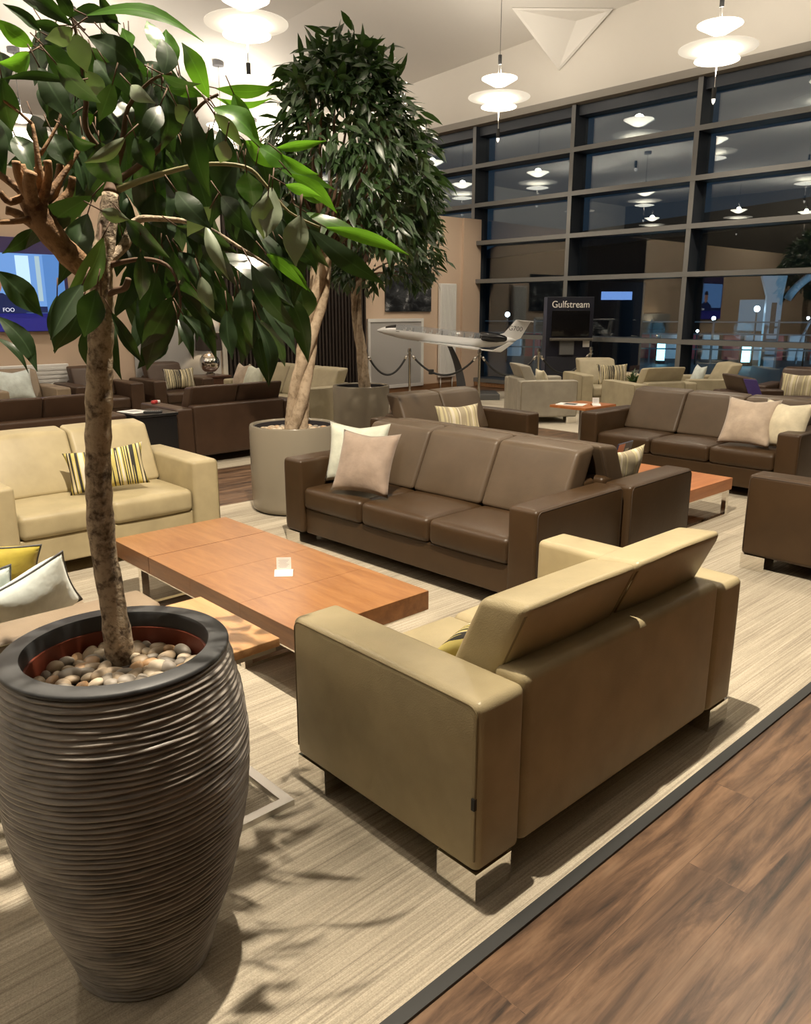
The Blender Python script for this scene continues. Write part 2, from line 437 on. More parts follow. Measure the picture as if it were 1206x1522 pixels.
def struct(name, mb, mat, smooth=False, parent=None, loc=(0, 0, 0)):
    o = link(name, mb.mesh(name, mat, smooth, 35 if smooth else None), parent, loc)
    if parent is None: o['kind'] = 'structure'
    return o
DOWN, UP, EXPO, KEY = 255., 120., .04, 8.0
LEAVES = [(768,1879,2188,684,1957,2246,40,0), (632,1544,2095,599,1541,2130,27,0), (703,1888,2164,628,1878,2199,25,0), (764,1939,2201,700,1939,2198,27,0), (726,1711,2160,928,1611,2132,26,1), (879,1903,2204,837,1890,2271,34,0), (671,1850,2124,600,1855,2163,39,1), (629,1762,2085,562,1749,2054,38,1), (709,1981,2149,677,2011,2117,28,0), (624,1527,2075,590,1571,2061,34,2), (654,1593,2089,673,1600,2028,48,2), (710,1671,2111,812,1666,2050,57,0), (784,1746,2140,819,1738,2115,38,0), (846,1642,2101,848,1697,2174,36,1), (911,1706,2102,912,1739,2181,48,1), (811,1571,2042,836,1614,2121,46,0), (827,1737,2124,826,1767,2172,38,1), (937,1617,2028,906,1663,2138,46,1), (758,1477,2017,836,1471,2013,19,0), (1020,1730,2082,1159,1698,2104,32,1), (1023,1736,2065,1118,1654,2065,19,1), (921,1577,2002,983,1497,1922,51,1), (1020,1657,2060,1063,1631,1967,45,1), (854,1647,2038,910,1586,2021,29,1), (685,1839,2127,746,1764,2064,58,0), (587,1528,2014,645,1489,1953,40,0), (628,1568,1997,514,1594,1987,18,0), (600,1642,2034,651,1631,1943,49,0), (664,1813,2043,660,1783,1977,24,0), (719,1810,1995,663,1829,1968,38,0), (819,1931,2029,757,1928,1985,34,1), (623,1593,1920,651,1538,1892,27,0), (691,1652,2045,731,1665,1999,36,2), (713,1509,1996,729,1447,1958,30,2), (876,1751,2071,864,1765,1961,55,0), (827,1611,2027,824,1629,1914,48,0), (573,1767,2035,594,1806,1946,52,0), (601,1910,1984,596,1886,1864,53,0), (657,1982,1972,673,1928,1880,58,0), (665,1782,1949,692,1761,1880,56,0), (763,1438,1961,794,1453,1932,33,2), (793,1438,1959,818,1430,1807,51,0), (976,1867,2036,976,1826,1928,66,0), (743,1569,1924,773,1566,1862,48,0), (745,1737,1937,784,1735,1857,78,0), (691,1499,1905,615,1512,1854,27,2), (820,1404,1949,883,1411,1899,29,2), (1082,1718,1980,1140,1621,1918,48,1), (1083,1751,1944,1032,1809,1796,84,0), (986,1587,1890,1013,1599,1813,64,0), (926,1379,1830,890,1356,1732,52,2), (948,1318,1776,928,1313,1680,54,2), (872,1523,1801,844,1578,1746,43,2), (648,1538,1778,696,1523,1764,29,2), (709,1713,1826,587,1789,1719,55,0), (612,1796,1762,543,1794,1709,32,0), (703,1667,1743,607,1674,1614,49,3), (780,1924,1814,688,1907,1651,72,0), (727,1609,1776,788,1551,1699,43,0), (802,1841,1793,824,1880,1715,63,0), (891,1801,1861,900,1777,1774,66,0), (894,1874,1924,926,1839,1805,72,0), (745,1590,1713,754,1631,1618,37,0), (856,1753,1683,825,1790,1564,54,0), (899,1751,1728,976,1765,1609,68,0), (862,1660,1774,992,1626,1721,40,0), (906,1766,1646,1002,1755,1527,40,0), (841,1653,1627,783,1706,1515,61,0), (823,1462,1759,842,1417,1655,30,2), (976,1685,1723,1094,1559,1603,54,0), (1020,1555,1719,1065,1466,1640,27,1), (869,1578,1668,883,1553,1591,35,2), (622,1590,1647,542,1569,1543,48,0), (625,1534,1637,604,1564,1547,57,0), (554,1873,1678,635,1868,1583,61,0), (950,1765,1970,977,1700,1884,53,0), (857,1731,1993,804,1741,1900,51,0), (1013,1776,1979,997,1822,1899,47,0), (839,1397,1904,847,1435,1871,37,2), (1002,1838,1909,1102,1832,1868,48,0), (783,1497,1821,824,1441,1749,50,0), (858,1458,1815,889,1385,1740,44,0), (1063,1765,1817,1143,1751,1731,54,0), (1026,1662,1785,1060,1679,1677,51,0), (946,1707,1756,1000,1651,1652,51,0), (899,1426,1688,954,1341,1554,44,0), (1012,1742,1653,1037,1693,1556,53,0), (937,1531,1642,949,1515,1538,47,0), (748,1467,1961,698,1464,1889,38,0), (730,1620,2024,710,1653,1957,41,0), (738,1664,2069,772,1628,2004,42,0), (928,1904,2152,969,1884,2109,42,0), (856,1876,2143,933,1852,2113,41,0), (1087,1607,1948,1179,1532,1966,24,1), (1048,1609,1948,1115,1588,1909,43,1), (1066,1550,1928,1154,1531,1893,24,1), (1167,1700,1924,1253,1596,1876,31,1), (1079,1535,1887,1176,1496,1810,35,1), (1035,1494,1856,1096,1448,1833,26,1), (1209,1662,1828,1301,1550,1776,34,1), (1164,1527,1781,1335,1426,1723,34,1), (1044,1425,1764,1199,1357,1652,48,0), (967,1348,1778,970,1371,1682,49,2), (906,1364,1811,904,1383,1732,49,2), (894,1418,1859,918,1437,1800,55,0), (1126,1715,1735,1220,1666,1641,31,1), (1082,1606,1700,1131,1558,1659,24,1), (1110,1760,1661,1167,1673,1607,45,0), (1112,1758,1582,1110,1703,1411,41,0), (943,1462,1607,985,1404,1505,37,0), (1115,1764,1714,1185,1717,1583,52,0), (948,1560,1631,991,1579,1512,46,0), (1004,1437,1724,1046,1401,1682,31,0), (1194,1657,1864,1262,1638,1854,29,1), (662,1844,1629,640,1836,1504,55,0), (651,1678,1617,579,1667,1517,50,0), (760,1912,1577,760,1930,1446,54,0), (780,1849,1591,778,1814,1439,43,0), (723,1709,1594,787,1710,1479,30,0), (848,1729,1588,777,1721,1470,66,0), (851,1662,1594,802,1728,1464,64,0), (802,1561,1580,810,1522,1498,28,0), (825,1585,1589,892,1572,1487,30,0), (978,1811,1604,1002,1758,1532,32,0), (869,1477,1599,861,1453,1498,38,0), (929,1541,1589,946,1533,1495,33,0), (918,1450,1580,927,1424,1440,30,0), (934,1457,1580,1001,1469,1477,33,0), (557,1921,1584,608,1864,1464,46,0), (579,2036,1535,626,1981,1453,19,0), (877,1604,1628,950,1618,1562,39,0), (1066,1732,1621,1106,1734,1521,37,0), (895,1849,2125,924,1850,2001,57,4), (751,1917,1959,765,1899,1859,50,4), (956,1921,1743,961,1951,1580,76,4), (1071,1912,2022,1071,1927,1839,52,4), (804,1864,2129,840,1859,2037,62,4), (1157,1987,2060,1115,2057,1916,55,4), (834,2062,2124,873,2073,2012,68,4), (956,1835,2050,1029,1821,1920,66,4), (945,2112,1920,1067,2076,1811,62,4), (1012,2034,1798,1044,2033,1674,67,4), (1116,1787,1903,1113,1804,1741,65,4), (1053,1880,1978,1118,1875,1824,76,4), (1035,1997,1858,971,2001,1695,81,4), (954,1950,1845,951,1965,1732,63,4), (911,2079,2194,882,2138,2091,60,4), (987,2034,1720,989,2064,1594,65,4), (1037,1925,1710,1040,1977,1570,62,4), (948,1997,1709,1046,1909,1572,55,4), (957,2189,2152,967,2187,1996,63,4), (795,2078,1995,761,2095,1863,67,4), (1256,1802,1842,1348,1752,1706,52,4), (1229,1826,1782,1256,1796,1597,73,4), (920,1844,1990,902,1873,1888,49,4), (945,2107,2178,907,2082,2036,55,4), (772,1981,2129,741,1945,2020,73,4), (891,1952,2032,861,1912,1895,53,4), (1173,1808,1637,1238,1789,1529,53,4), (912,1875,2070,905,1848,1909,52,4), (1117,2112,1651,1089,2129,1499,66,4), (1098,2051,1789,1159,2005,1663,60,4), (1084,1710,1640,1065,1754,1465,66,4), (913,2058,1947,983,2022,1840,53,4), (757,1924,2046,793,1960,1895,60,4), (1274,1859,1642,1229,1927,1442,63,4), (894,1985,2108,890,1964,1958,75,4), (1108,1692,1947,1118,1725,1799,67,4), (1317,1945,1793,1322,1913,1653,78,4), (882,1884,1753,956,1839,1600,59,4), (861,1769,1660,886,1781,1548,49,4), (1162,1721,1755,1186,1680,1641,70,4), (1248,1761,1859,1298,1742,1748,50,4), (1227,1740,1860,1227,1792,1710,75,4), (890,1782,1706,906,1810,1582,53,4), (945,2118,1912,968,2068,1784,66,4), (982,2025,1988,1048,1937,1886,78,4), (1123,2114,1967,1201,2089,1829,56,4), (928,1785,2101,866,1776,1993,59,4), (1205,1977,1943,1214,1954,1798,69,4), (1133,2085,1790,1119,2125,1645,63,4), (1260,2004,1985,1247,2025,1817,78,4), (1123,1969,1967,1225,1954,1858,68,4), (1069,2086,1676,1081,2045,1494,80,4), (1049,1940,1671,1063,1959,1541,63,4), (891,2189,2136,921,2183,2030,75,4), (1098,1757,1697,1057,1739,1534,52,4), (1101,1660,1650,1068,1678,1527,70,4), (975,1958,1960,921,1984,1848,63,4), (1120,2071,2089,1116,2017,1954,64,4), (1051,1906,1991,1030,1925,1836,65,4), (1243,1988,1656,1249,1969,1519,62,4), (1017,2172,2224,1112,2077,2105,63,4), (1086,1973,1836,1040,1944,1710,54,4), (1168,1950,2022,1108,2034,1881,76,4), (1111,2136,2098,1078,2154,1935,84,4), (1003,2147,2217,1022,2086,2102,60,4), (839,2085,2132,849,2063,2006,61,4), (1012,1875,2136,1028,1863,2020,50,4), (1209,1972,1947,1204,1941,1811,67,4), (996,1912,1739,1062,1883,1591,77,4), (894,1898,1735,887,1937,1571,66,4), (987,1958,2047,972,1940,1931,71,4), (1010,2183,2204,1022,2194,2089,81,4), (1169,1762,1845,1182,1732,1713,61,4), (873,2052,1985,861,2072,1858,79,4), (849,1793,1996,833,1825,1871,59,4), (885,2027,1948,877,1981,1836,59,4), (743,1823,1963,734,1793,1846,51,4), (1095,1954,1947,1120,1958,1777,71,4), (1221,2038,1724,1294,2005,1524,59,4), (1167,1921,1876,1172,1941,1757,76,4), (1269,1885,1892,1276,1845,1764,68,4), (1009,1924,1740,1128,1887,1615,73,4), (988,1794,1697,1002,1733,1580,48,4), (922,2191,2065,990,2178,1975,80,4), (1123,2048,1895,1205,2035,1759,54,4), (1114,1759,1792,1165,1701,1663,62,4), (795,1954,2064,810,1940,1918,75,4), (1121,2106,2066,1149,2041,1918,76,4), (1050,1683,1860,1052,1636,1747,52,4), (832,2064,2087,877,2090,1949,71,4), (934,1737,1940,971,1704,1789,51,4), (1374,1953,1684,1415,1983,1550,69,4), (1157,1814,1654,1179,1752,1531,76,4), (826,1889,1880,814,1856,1765,61,4), (1069,1653,1920,1053,1684,1807,68,4), (1108,2130,2121,1141,2066,2006,66,4), (849,1837,1726,765,1822,1570,50,4), (1173,1712,1814,1209,1715,1637,56,4), (878,1784,1979,853,1826,1863,57,4), (1003,2126,2263,1025,2141,2155,79,4), (922,2051,1676,946,2063,1516,57,4), (1027,2153,1666,990,2144,1462,80,4), (1129,1991,1695,1063,1971,1514,54,4), (1183,1924,2004,1245,1922,1844,71,4), (904,1902,2194,908,1926,2069,58,4), (982,2139,1816,1016,2121,1619,62,4), (1032,1865,2011,1039,1870,1891,74,4), (1075,2000,2145,1050,1973,1960,81,4), (988,1886,2156,1003,1895,2036,52,4), (892,1961,2085,883,1952,1940,74,4), (1263,2031,2054,1343,2013,1929,66,4), (784,1945,2055,750,1912,1882,52,4), (1068,2017,1885,1079,2048,1748,60,4), (1001,2002,1995,1073,2019,1828,76,4), (974,2013,1682,933,2011,1484,59,4), (916,2181,2192,1001,2130,2089,75,4), (1272,1840,1825,1359,1826,1691,67,4), (815,1928,2071,865,1852,1953,67,4), (841,1985,2187,906,1966,2093,56,4), (1003,2142,2004,1015,2086,1812,74,4), (964,2123,2132,929,2178,2007,54,4), (973,1849,1834,1021,1863,1703,55,4), (1141,1967,1686,1178,1993,1534,65,4), (1072,1693,1790,1082,1693,1647,52,4), (820,1885,1774,873,1889,1646,52,4), (843,1892,1977,761,1938,1852,73,4), (849,2003,2007,826,1981,1887,52,4), (854,2140,2028,746,2211,1886,79,4), (1036,1717,1631,1037,1752,1505,70,4), (1054,1782,2011,1089,1771,1889,57,4), (955,2163,2289,984,2152,2117,58,4), (958,2015,1751,914,2001,1569,64,4), (883,1847,1679,892,1865,1501,48,4), (982,1991,1758,949,1996,1580,52,4), (758,1886,2154,724,1851,2003,70,4), (932,1920,2077,952,1866,1910,66,4), (950,2117,1827,959,2075,1712,76,4), (1196,1752,1869,1182,1763,1684,50,4), (809,1808,1929,754,1885,1829,52,4), (990,1948,1957,1049,1924,1794,56,4), (1242,1955,1820,1222,1959,1645,63,4), (995,2086,2059,1105,2066,1935,56,4), (819,1912,1781,810,1866,1672,63,4), (857,1859,1642,838,1822,1467,73,4), (939,2008,2204,923,2056,2056,64,4), (980,2182,2035,978,2228,1872,76,4), (1167,1906,1739,1199,1874,1554,60,4), (1167,2094,2077,1200,2048,1905,61,4), (939,2050,2116,917,2109,1974,61,4), (933,1929,1636,870,1953,1492,56,4), (1293,2022,1889,1318,2065,1724,81,4), (1077,1665,1682,1079,1635,1573,53,4), (922,2186,2172,880,2247,1998,66,4), (810,1815,1759,850,1828,1595,49,4), (1105,1968,1890,1137,2006,1767,58,4), (834,1852,1867,816,1888,1720,52,4), (821,2117,2060,835,2090,1933,58,4), (1239,1946,1949,1253,1890,1830,56,4), (924,1865,1906,930,1821,1791,67,4), (924,1821,2052,937,1785,1935,72,4), (964,2056,1921,996,1987,1751,81,4), (911,1841,2101,870,1809,1945,53,4), (920,1849,1742,1023,1844,1639,52,4), (1173,2055,1701,1125,2040,1568,73,4), (883,1805,1920,895,1847,1787,70,4), (1201,1901,1657,1190,1903,1516,56,4), (1324,1925,1653,1369,1890,1448,66,4), (774,1877,2026,751,1856,1912,42,4), (857,2121,2215,957,2083,2175,47,4), (746,2237,2157,664,2238,2070,54,4), (630,1936,2124,631,1912,2056,50,4), (792,1963,2226,881,1888,2218,42,4), (742,1974,2059,783,2002,1986,52,4), (800,2269,2080,817,2216,1980,56,4), (666,2167,2057,698,2126,1957,61,4), (719,1968,2169,699,1949,2073,42,4), (654,2027,2091,608,2093,2020,41,4), (862,2221,2286,794,2203,2165,64,4), (830,2219,2288,880,2152,2187,48,4), (779,1948,1916,788,1996,1809,57,4), (709,2219,1945,824,2162,1974,48,4)]
WOOD = {
 'trunk': [(698, 1784, 675, 43), (700, 1783, 747, 38), (695, 1786, 907, 33), (686, 1789, 1077, 33), (692, 1787, 1238, 32), (706, 1781, 1392, 31), (719, 1776, 1511, 29), (731, 1771, 1613, 28), (734, 1770, 1684, 28), (758, 1781, 1756, 23), (782, 1793, 1842, 20)],
 'stump': [(733, 1770, 1663, 25), (671, 1752, 1702, 27), (630, 1746, 1746, 27), (610, 1753, 1787, 29), (602, 1756, 1816, 30)],
 'b1': [(782, 1793, 1842, 18), (795, 1809, 1886, 15), (774, 1807, 1931, 8), (742, 1799, 1972, 7), (745, 1787, 2036, 5), (732, 1771, 2106, 4), (728, 1772, 2166, 3)],
 'b2': [(794, 1809, 1883, 14), (820, 1798, 1949, 8), (832, 1781, 2022, 5), (866, 1732, 2072, 4), (895, 1694, 2085, 3)],
 'b3': [(789, 1801, 1864, 10), (842, 1743, 1911, 7), (906, 1688, 1979, 5), (936, 1649, 2023, 4), (962, 1622, 2042, 3)],
 'b4': [(788, 1801, 1850, 10), (850, 1717, 1879, 7), (920, 1635, 1900, 5), (988, 1571, 1895, 5), (1023, 1549, 1860, 4), (1063, 1521, 1806, 3), (1116, 1483, 1775, 3)],
 'b5': [(742, 1766, 1698, 15), (795, 1776, 1736, 13), (827, 1784, 1788, 10), (864, 1744, 1795, 7), (933, 1674, 1780, 5), (991, 1605, 1730, 4), (1029, 1557, 1693, 3)],
 'b6': [(736, 1769, 1627, 10), (747, 1732, 1638, 8), (757, 1706, 1644, 8), (761, 1693, 1663, 7)],
 'b7': [(745, 1765, 1691, 8), (798, 1687, 1704, 5), (833, 1636, 1682, 4), (836, 1612, 1613, 3), (826, 1618, 1570, 2)],
 'k1': [(597, 1757, 1809, 11), (575, 1775, 1840, 8), (541, 1796, 1870, 6)],
 'k2': [(613, 1752, 1787, 10), (570, 1745, 1770, 6), (507, 1744, 1763, 5)],
 'k3': [(609, 1753, 1810, 13), (614, 1741, 1853, 9), (615, 1740, 1903, 6), (616, 1751, 1954, 4)],
 'k4': [(629, 1757, 1799, 13), (658, 1767, 1848, 10), (671, 1773, 1888, 8)],
 'k5': [(604, 1755, 1816, 13), (587, 1740, 1850, 11), (583, 1741, 1875, 8)],
 'k6': [(621, 1749, 1810, 11), (697, 1763, 1903, 5), (726, 1773, 1947, 4)],
 'k7': [(593, 1759, 1821, 10), (556, 1750, 1805, 8), (538, 1745, 1821, 6)],
 'k8': [(616, 1751, 1954, 4), (590, 1770, 1983, 3), (558, 1780, 2004, 3)],
 'k9': [(621, 1739, 1897, 4), (670, 1742, 1979, 3), (642, 1763, 2015, 2)],
 'k10': [(610, 1753, 1758, 13), (575, 1775, 1786, 10), (556, 1781, 1792, 9)],
 'k11': [(601, 1745, 1796, 13), (570, 1724, 1851, 10), (565, 1715, 1876, 9)],
 'k12': [(613, 1741, 1803, 13), (624, 1716, 1855, 9), (621, 1707, 1883, 9)],
 'k13': [(624, 1748, 1785, 13), (670, 1742, 1829, 10), (680, 1738, 1863, 8)],
 'k14': [(591, 1728, 1806, 16), (580, 1700, 1837, 14), (582, 1689, 1856, 13)],
 'k15': [(613, 1762, 1817, 14), (628, 1768, 1851, 13), (629, 1778, 1878, 12)],
 'h1': [(723, 1720, 1776, 4), (696, 1677, 1706, 3), (692, 1679, 1626, 2)],
}
# ------------------------------------------------------------------ camera
CAM_H = 1.6
cam = bpy.data.cameras.new('camera'); co = bpy.data.objects.new('camera', cam); COL.objects.link(co)
co.location = (0, 0, CAM_H)
co.rotation_euler = (R(90 - 14.4733), 0, R(47.1365 - 90))
cam.sensor_fit = 'HORIZONTAL'; cam.sensor_width = 36.
cam.lens = 36. * 1170. / 1206.
cam.clip_end = 300
S.camera = co

# ------------------------------------------------------------------ setting
WX = 12.9           # window wall
PY = 11.5           # low partition on the left
struct('floor', MB().box(-12, WX, -5, 24, -.06, 0), M['planks'])
def slab(name, x0, x1, y0, y1, mat, h=.006):
    return struct(name, MB().box(x0, x1, y0, y1, 0.0005, h), mat)
slab('floor_carpet', -3.5, 8.15, 1.11, 5.72, M['carpet'])
slab('floor_carpet_back', -3.5, 8.15, 7.15, PY - .02, M['carpet'])
slab('floor_carpet_window', 8.75, 12.6, 1.11, 10.3, M['pale_floor'])
struct('trim_1', MB().box(-3.5, 8.15, 1.072, 1.11, .0005, .009), M['strip'])

def ceil_z(y, x=12.5):
    return (6.28 + (11.2 - y) * .045 if y < 15 else 6.11) + .2 * min(3., max(0., 12.55 - x))
mb = MB()
ys = [-5, 0, 5, 10, 15, 18, 24]
xs = (-12, 9.55, 12.55, WX)
vs = [(x, y, ceil_z(y, x)) for y in ys for x in xs] + [(x, y, ceil_z(y, x) + .2) for y in ys for x in xs]
n = len(ys); fs = []
for i in range(n - 1):
    for j in range(3):
        a = 4 * i + j
        fs.append((a, a + 4, a + 5, a + 1))
        a += 4 * n
        fs.append((a, a + 1, a + 5, a + 4))
struct('ceiling', mb.add(vs, fs), M['ceiling'])
struct('wall_front', MB().box(-12, WX + .3, -5.3, -5, 0, 8.3), M['far_wall'])
struct('wall_rear', MB().box(-12.3, -12, -5.3, 24.3, 0, 8.3), M['far_wall'])
struct('wall_end', MB().box(-12, WX + .3, 24, 24.3, 0, 8.3), M['wall_cream'])
struct('wall_left', MB().box(-12, 12.22, PY, PY + .25, 0, 3.36), M['wall_pink'])
struct('wall_return', MB().box(12.22, 12.74, PY - .06, PY + .25, 0, 3.36), M['wall_pink'])
# wall over the glazing with its soffit
struct('wall_window', MB().box(12.55, WX + .3, -5, 24, 5.22, 8.3), M['wall_cream'])
struct('trim_2', MB().box(12.50, 12.75, -5, 24, 5.10, 5.22), M['soffit'])
struct('baseboard_left', MB().box(-12, 12.22, PY - .02, PY, 0, .13), M['skirt'])
struct('baseboard_window', MB().box(12.60, 12.74, -4, PY - .07, .012, .14), M['skirt'])
# triangular plaster gusset where ceiling and window wall meet
A_, B_, C_2 = Vector((11.55, 9.80, ceil_z(9.80, 11.55) - .005)), Vector((12.54, 9.50, 5.70)), Vector((12.50, 8.42, ceil_z(8.42) - .01))
cen = (A_ + B_ + C_2) / 3
nrm = (B_ - A_).cross(C_2 - A_).normalized()
if nrm.dot(Vector((0, 0, 1.6)) - cen) < 0: nrm = -nrm
def tri(k, d): return [cen + (p - cen) * k + nrm * d for p in (A_, B_, C_2)]
o0, o1, i1 = tri(1., -.20), tri(1., .012), tri(.90, .012)
apex = .22 * A_ + .28 * B_ + .50 * C_2 - nrm * .20
mb = MB(); vs = o0 + o1 + i1 + [apex]; fs = []
for ring in range(2):
    for k in range(3):
        k2 = (k + 1) % 3
        fs.append((ring * 3 + k, ring * 3 + k2, ring * 3 + 3 + k2, ring * 3 + 3 + k))
fs += [(6, 7, 9), (7, 8, 9), (8, 6, 9)]
struct('trim_3', mb.add(vs, fs), M['ceiling'])
# dark vertical slats on the partition
mb = MB(); mb.box(6.70, 9.62, PY - .03, PY - .001, 0.14, 3.34, 1)
x = 6.72
while x < 9.6:
    mb.box(x, x + .035, PY - .085, PY - .03, 0.14, 3.34, 0); x += .075
struct('trim_4', mb, [M['slat'], M['slat_back']])
struct('trim_5', MB().box(6.62, 6.70, PY - .05, PY, .13, 3.36), M['wall_cream'])

# glazed wall: fins, transoms and a pane per bay
win = empty('window_1', (WX, 9, 0), kind='structure')
MY = [23.5, 21.1, 18.7, 16.3, 13.95, 11.55, 9.18, 6.80, 4.42, 2.04, -.34, -2.72, -5]
TZ = [.14, 1.06, 2.15, 2.90, 3.625, 4.36, 5.07]
for y in MY:
    o = link('mullion', MB().box(-.305, -.30, -.042, .042, .0, 5.10, 0).box(-.30, .10, -.040, .040, .0, 5.10, 1).mesh('mullion', [M['frame'], M['frame_dark']], False), win, (0, y - 9, 0))  # fin sides get a darker material, their shadow painted in
for i, z in enumerate(TZ):
    link('transom', (MB().box(-.20, .10, -14, 14.5, 4.93, 5.10) if i == 6 else MB().box(-.31, -.302, -14, 14.5, z - .04, z + .04, 0).box(-.302, .08, -14, 14.5, z - .04, z + .04, 1)).mesh('transom', [M['frame_dark']] if i == 6 else [M['frame'], M['frame_dark']], False), win)
link('transom', MB().box(-.2, .1, -14, 14.5, .0, .09, 0).mesh('transom', [M['frame_dark']], False), win)
for a, b in zip(MY[1:], MY[:-1]):
    link('pane', MB().box(-.012, .012, a - 9 + .02, b - 9 - .02, .10, 5.1).mesh('pane', M['glass'], False), win)

# ------------------------------------------------------------------ seating
CACHE = {}
def cached(key, fn):
    if key not in CACHE: CACHE[key] = fn()
    return CACHE[key]

def piping_loop(x, d):
    """outline of an arm panel in the YZ plane at x"""
    y0, y1, z0, z1, r = -d / 2 + .012, d / 2 - .012, .14, .600, .03
    pts = []
    for cy, cz, a0 in ((y1 - r, z1 - r, 0), (y0 + r, z1 - r, 90)):
        for k in range(5):
            a = R(a0 + 22.5 * k); pts.append((x, cy + r * math.cos(a), cz + r * math.sin(a)))
    return [(x, y1, z0)] + pts + [(x, y0, z0)]

def sofa(name, W, n, mat, loc, rz, label, cat='sofa', group=None, depth=.84, back=None, pipe=True, side=None):
    """seat block facing local +Y"""
    back = back or mat
    root = empty(name, loc, rz, label, cat, group)
    mk = lambda k: (k, W, n, mat, back, depth)
    AW, h = .19, depth / 2
    mt, bk = M[mat], M[back]
    sm = M['seam_tan'] if mat in ('tan', 'tan_far', 'grey_leather', 'taupe') else M['seam_brown']
    for sx in (-1, 1):
        c = sx * (W / 2 - AW / 2)
        arm = link('arm', cached(mk('arm%d' % sx), lambda: rmesh('arm', mt, c - AW / 2, c + AW / 2, -h, h, .10, .612, r=.026, puff=(.006, .004, .004))), root)
        if pipe:
            ox = sx * (W / 2 - .003)
            link('piping', cached(mk('pipe%d' % sx), lambda: MB().tube(piping_loop(ox, depth), .0032, 6).mesh('piping', sm)), arm)
    iw = W - 2 * AW
    link('back_panel', cached(mk('bp'), lambda: rmesh('back_panel', mt, -iw / 2, iw / 2, -h, -h + .13, .10, .635, r=.03)), root)
    link('front_rail', cached(mk('rail'), lambda: rmesh('front_rail', mt, -iw / 2, iw / 2, -h + .10, h - .035, .10, .275, r=.012)), root)
    cw = iw / n
    for i in range(n):
        x0 = -iw / 2 + i * cw
        link('seat_cushion', cached(mk('seat%d' % i), lambda: rmesh('seat_cushion', mt, x0 + .003, x0 + cw - .003, -.12, h - .012, .275, .425, r=.036, puff=(0, .008, .016), n=6)), root)
        def lean(q):
            t = q.z - .425
            return Vector((q.x, q.y - t * .42 - .02 * max(0, t) * 2, q.z - (q.y + .1) * .10 * (t / .39)))
        bc = link('back_cushion', cached(mk('back%d' % i), lambda: rmesh('back_cushion', bk, x0 + .004, x0 + cw - .004, -.235, -.055, .425, .815, r=.028, puff=(.003, .012, .006), n=6, warp=lean)), root)
        if pipe:
            def loop():
                a, b_, c0, c1, yy = x0 + .016, x0 + cw - .016, .45, .800, -.229
                p = [(a, yy, c0), (a, yy, (c0 + c1) / 2), (a, yy, c1 - .02), (a + .02, yy, c1), ((a + b_) / 2, yy, c1 + .006), (b_ - .02, yy, c1), (b_, yy, c1 - .02), (b_, yy, (c0 + c1) / 2), (b_, yy, c0)]
                return MB().tube([lean(Vector(q)) for q in p], .0035, 6).mesh('piping', sm)
            link('piping', cached(mk('bpipe%d' % i), loop), bc)
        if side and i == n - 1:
            sv = MB().add(*rbox(x0 + cw - .012, x0 + cw + .003, -.225, -.065, .45, .795, r=.006, warp=lean)).mesh('side_sheen', M[side])
            so = link('side_sheen', sv, bc); so['label'] = 'violet sheen painted on the end of the back cushion'
    for sx in (-1, 1):
        for sy in (-1, 1):
            x1 = sx * (W / 2 - .004); y1 = sy * (h - .004)
            link('foot', cached(mk('foot%d%d' % (sx, sy)), lambda: MB().box(min(x1, x1 - sx * .15), max(x1, x1 - sx * .15), min(y1, y1 - sy * .15), max(y1, y1 - sy * .15), .006, .10).mesh('foot', M['chrome'], False)), root)
    return root

g_tan = 'tan leather two-seat sofas'
s = sofa('sofa', 1.50, 2, 'tan', (2.135, 1.63, 0), 0, 'tan leather two-seat sofa seen from behind, beside the ribbed planter and wood floor')
ft = link('fabric_tag', MB().box(-.004, .006, -.006, .006, .30, .335).mesh('fabric_tag', M['matt_black'], False), s, (-.75, -.405, 0)); ft['label'] = 'small dark maker tag on the arm corner'
sofa('sofa', 1.50, 2, 'tan', (1.91, 5.17, 0), R(180), 'tan leather two-seat sofa facing the camera behind the big coffee table')
sofa('sofa', 2.14, 3, 'brown', (3.475, 3.44, 0), R(92), 'brown leather three-seat sofa with a pale and a mushroom cushion, facing the big coffee table', back='brown_face')
sofa('sofa', 2.12, 3, 'brown', (4.300, 3.42, 0), R(-88), 'brown leather sofa back to back with the three-seater, facing the small orange table', depth=.76, back='brown_face')
sofa('sofa', 1.50, 2, 'brown', (5.52, 5.22, 0), R(180), 'brown leather two-seat sofa with one striped cushion, in front of the model jet', back='brown_face')
sofa('sofa', 2.12, 3, 'brown', (7.05, 3.51, 0), R(90), 'brown leather three-seat sofa with two blush cushions at its right end', back='brown_face')
sofa('sofa', 1.50, 2, 'brown', (5.545, 1.63, 0), 0, 'brown leather sofa cut by the right picture edge, plain arm end and steel foot showing')
sofa('sofa', 2.12, 3, 'taupe', (.715, 3.53, 0), R(-90), 'taupe leather sofa behind the ribbed planter with mustard and pale blue cushions')
sofa('sofa', 1.50, 2, 'umber', (2.46, 7.86, 0), 0, 'dark brown sofa seen from behind at far left, left of the black side table')
sofa('sofa', 1.50, 2, 'umber', (4.47, 7.84, 0), 0, 'dark brown two-seat sofa seen from behind, left of the first round taupe planter')
sofa('sofa', 2.10, 3, 'tan_far', (6.36, 9.27, 0), R(90), 'cream-tan sofa in front of the dark slatted wall, behind the round planters')
sofa('sofa', 1.50, 2, 'umber', (11.15, 3.95, 0), R(97), 'brown sofa by the window at the right picture edge, with a striped cushion')
sofa('armchair', .94, 1, 'taupe', (3.36, 10.95, 0), R(180), 'taupe armchair with a pale blue cushion, under the television', 'armchair')
sofa('armchair', .94, 1, 'umber', (4.36, 10.95, 0), R(180), 'dark brown armchair partly hidden by the near tree trunk, against the blush wall', 'armchair')
sofa('armchair', .94, 1, 'umber', (5.48, 11.02, 0), R(180), 'dark brown armchair with a black striped cushion, beside the lamp table', 'armchair')
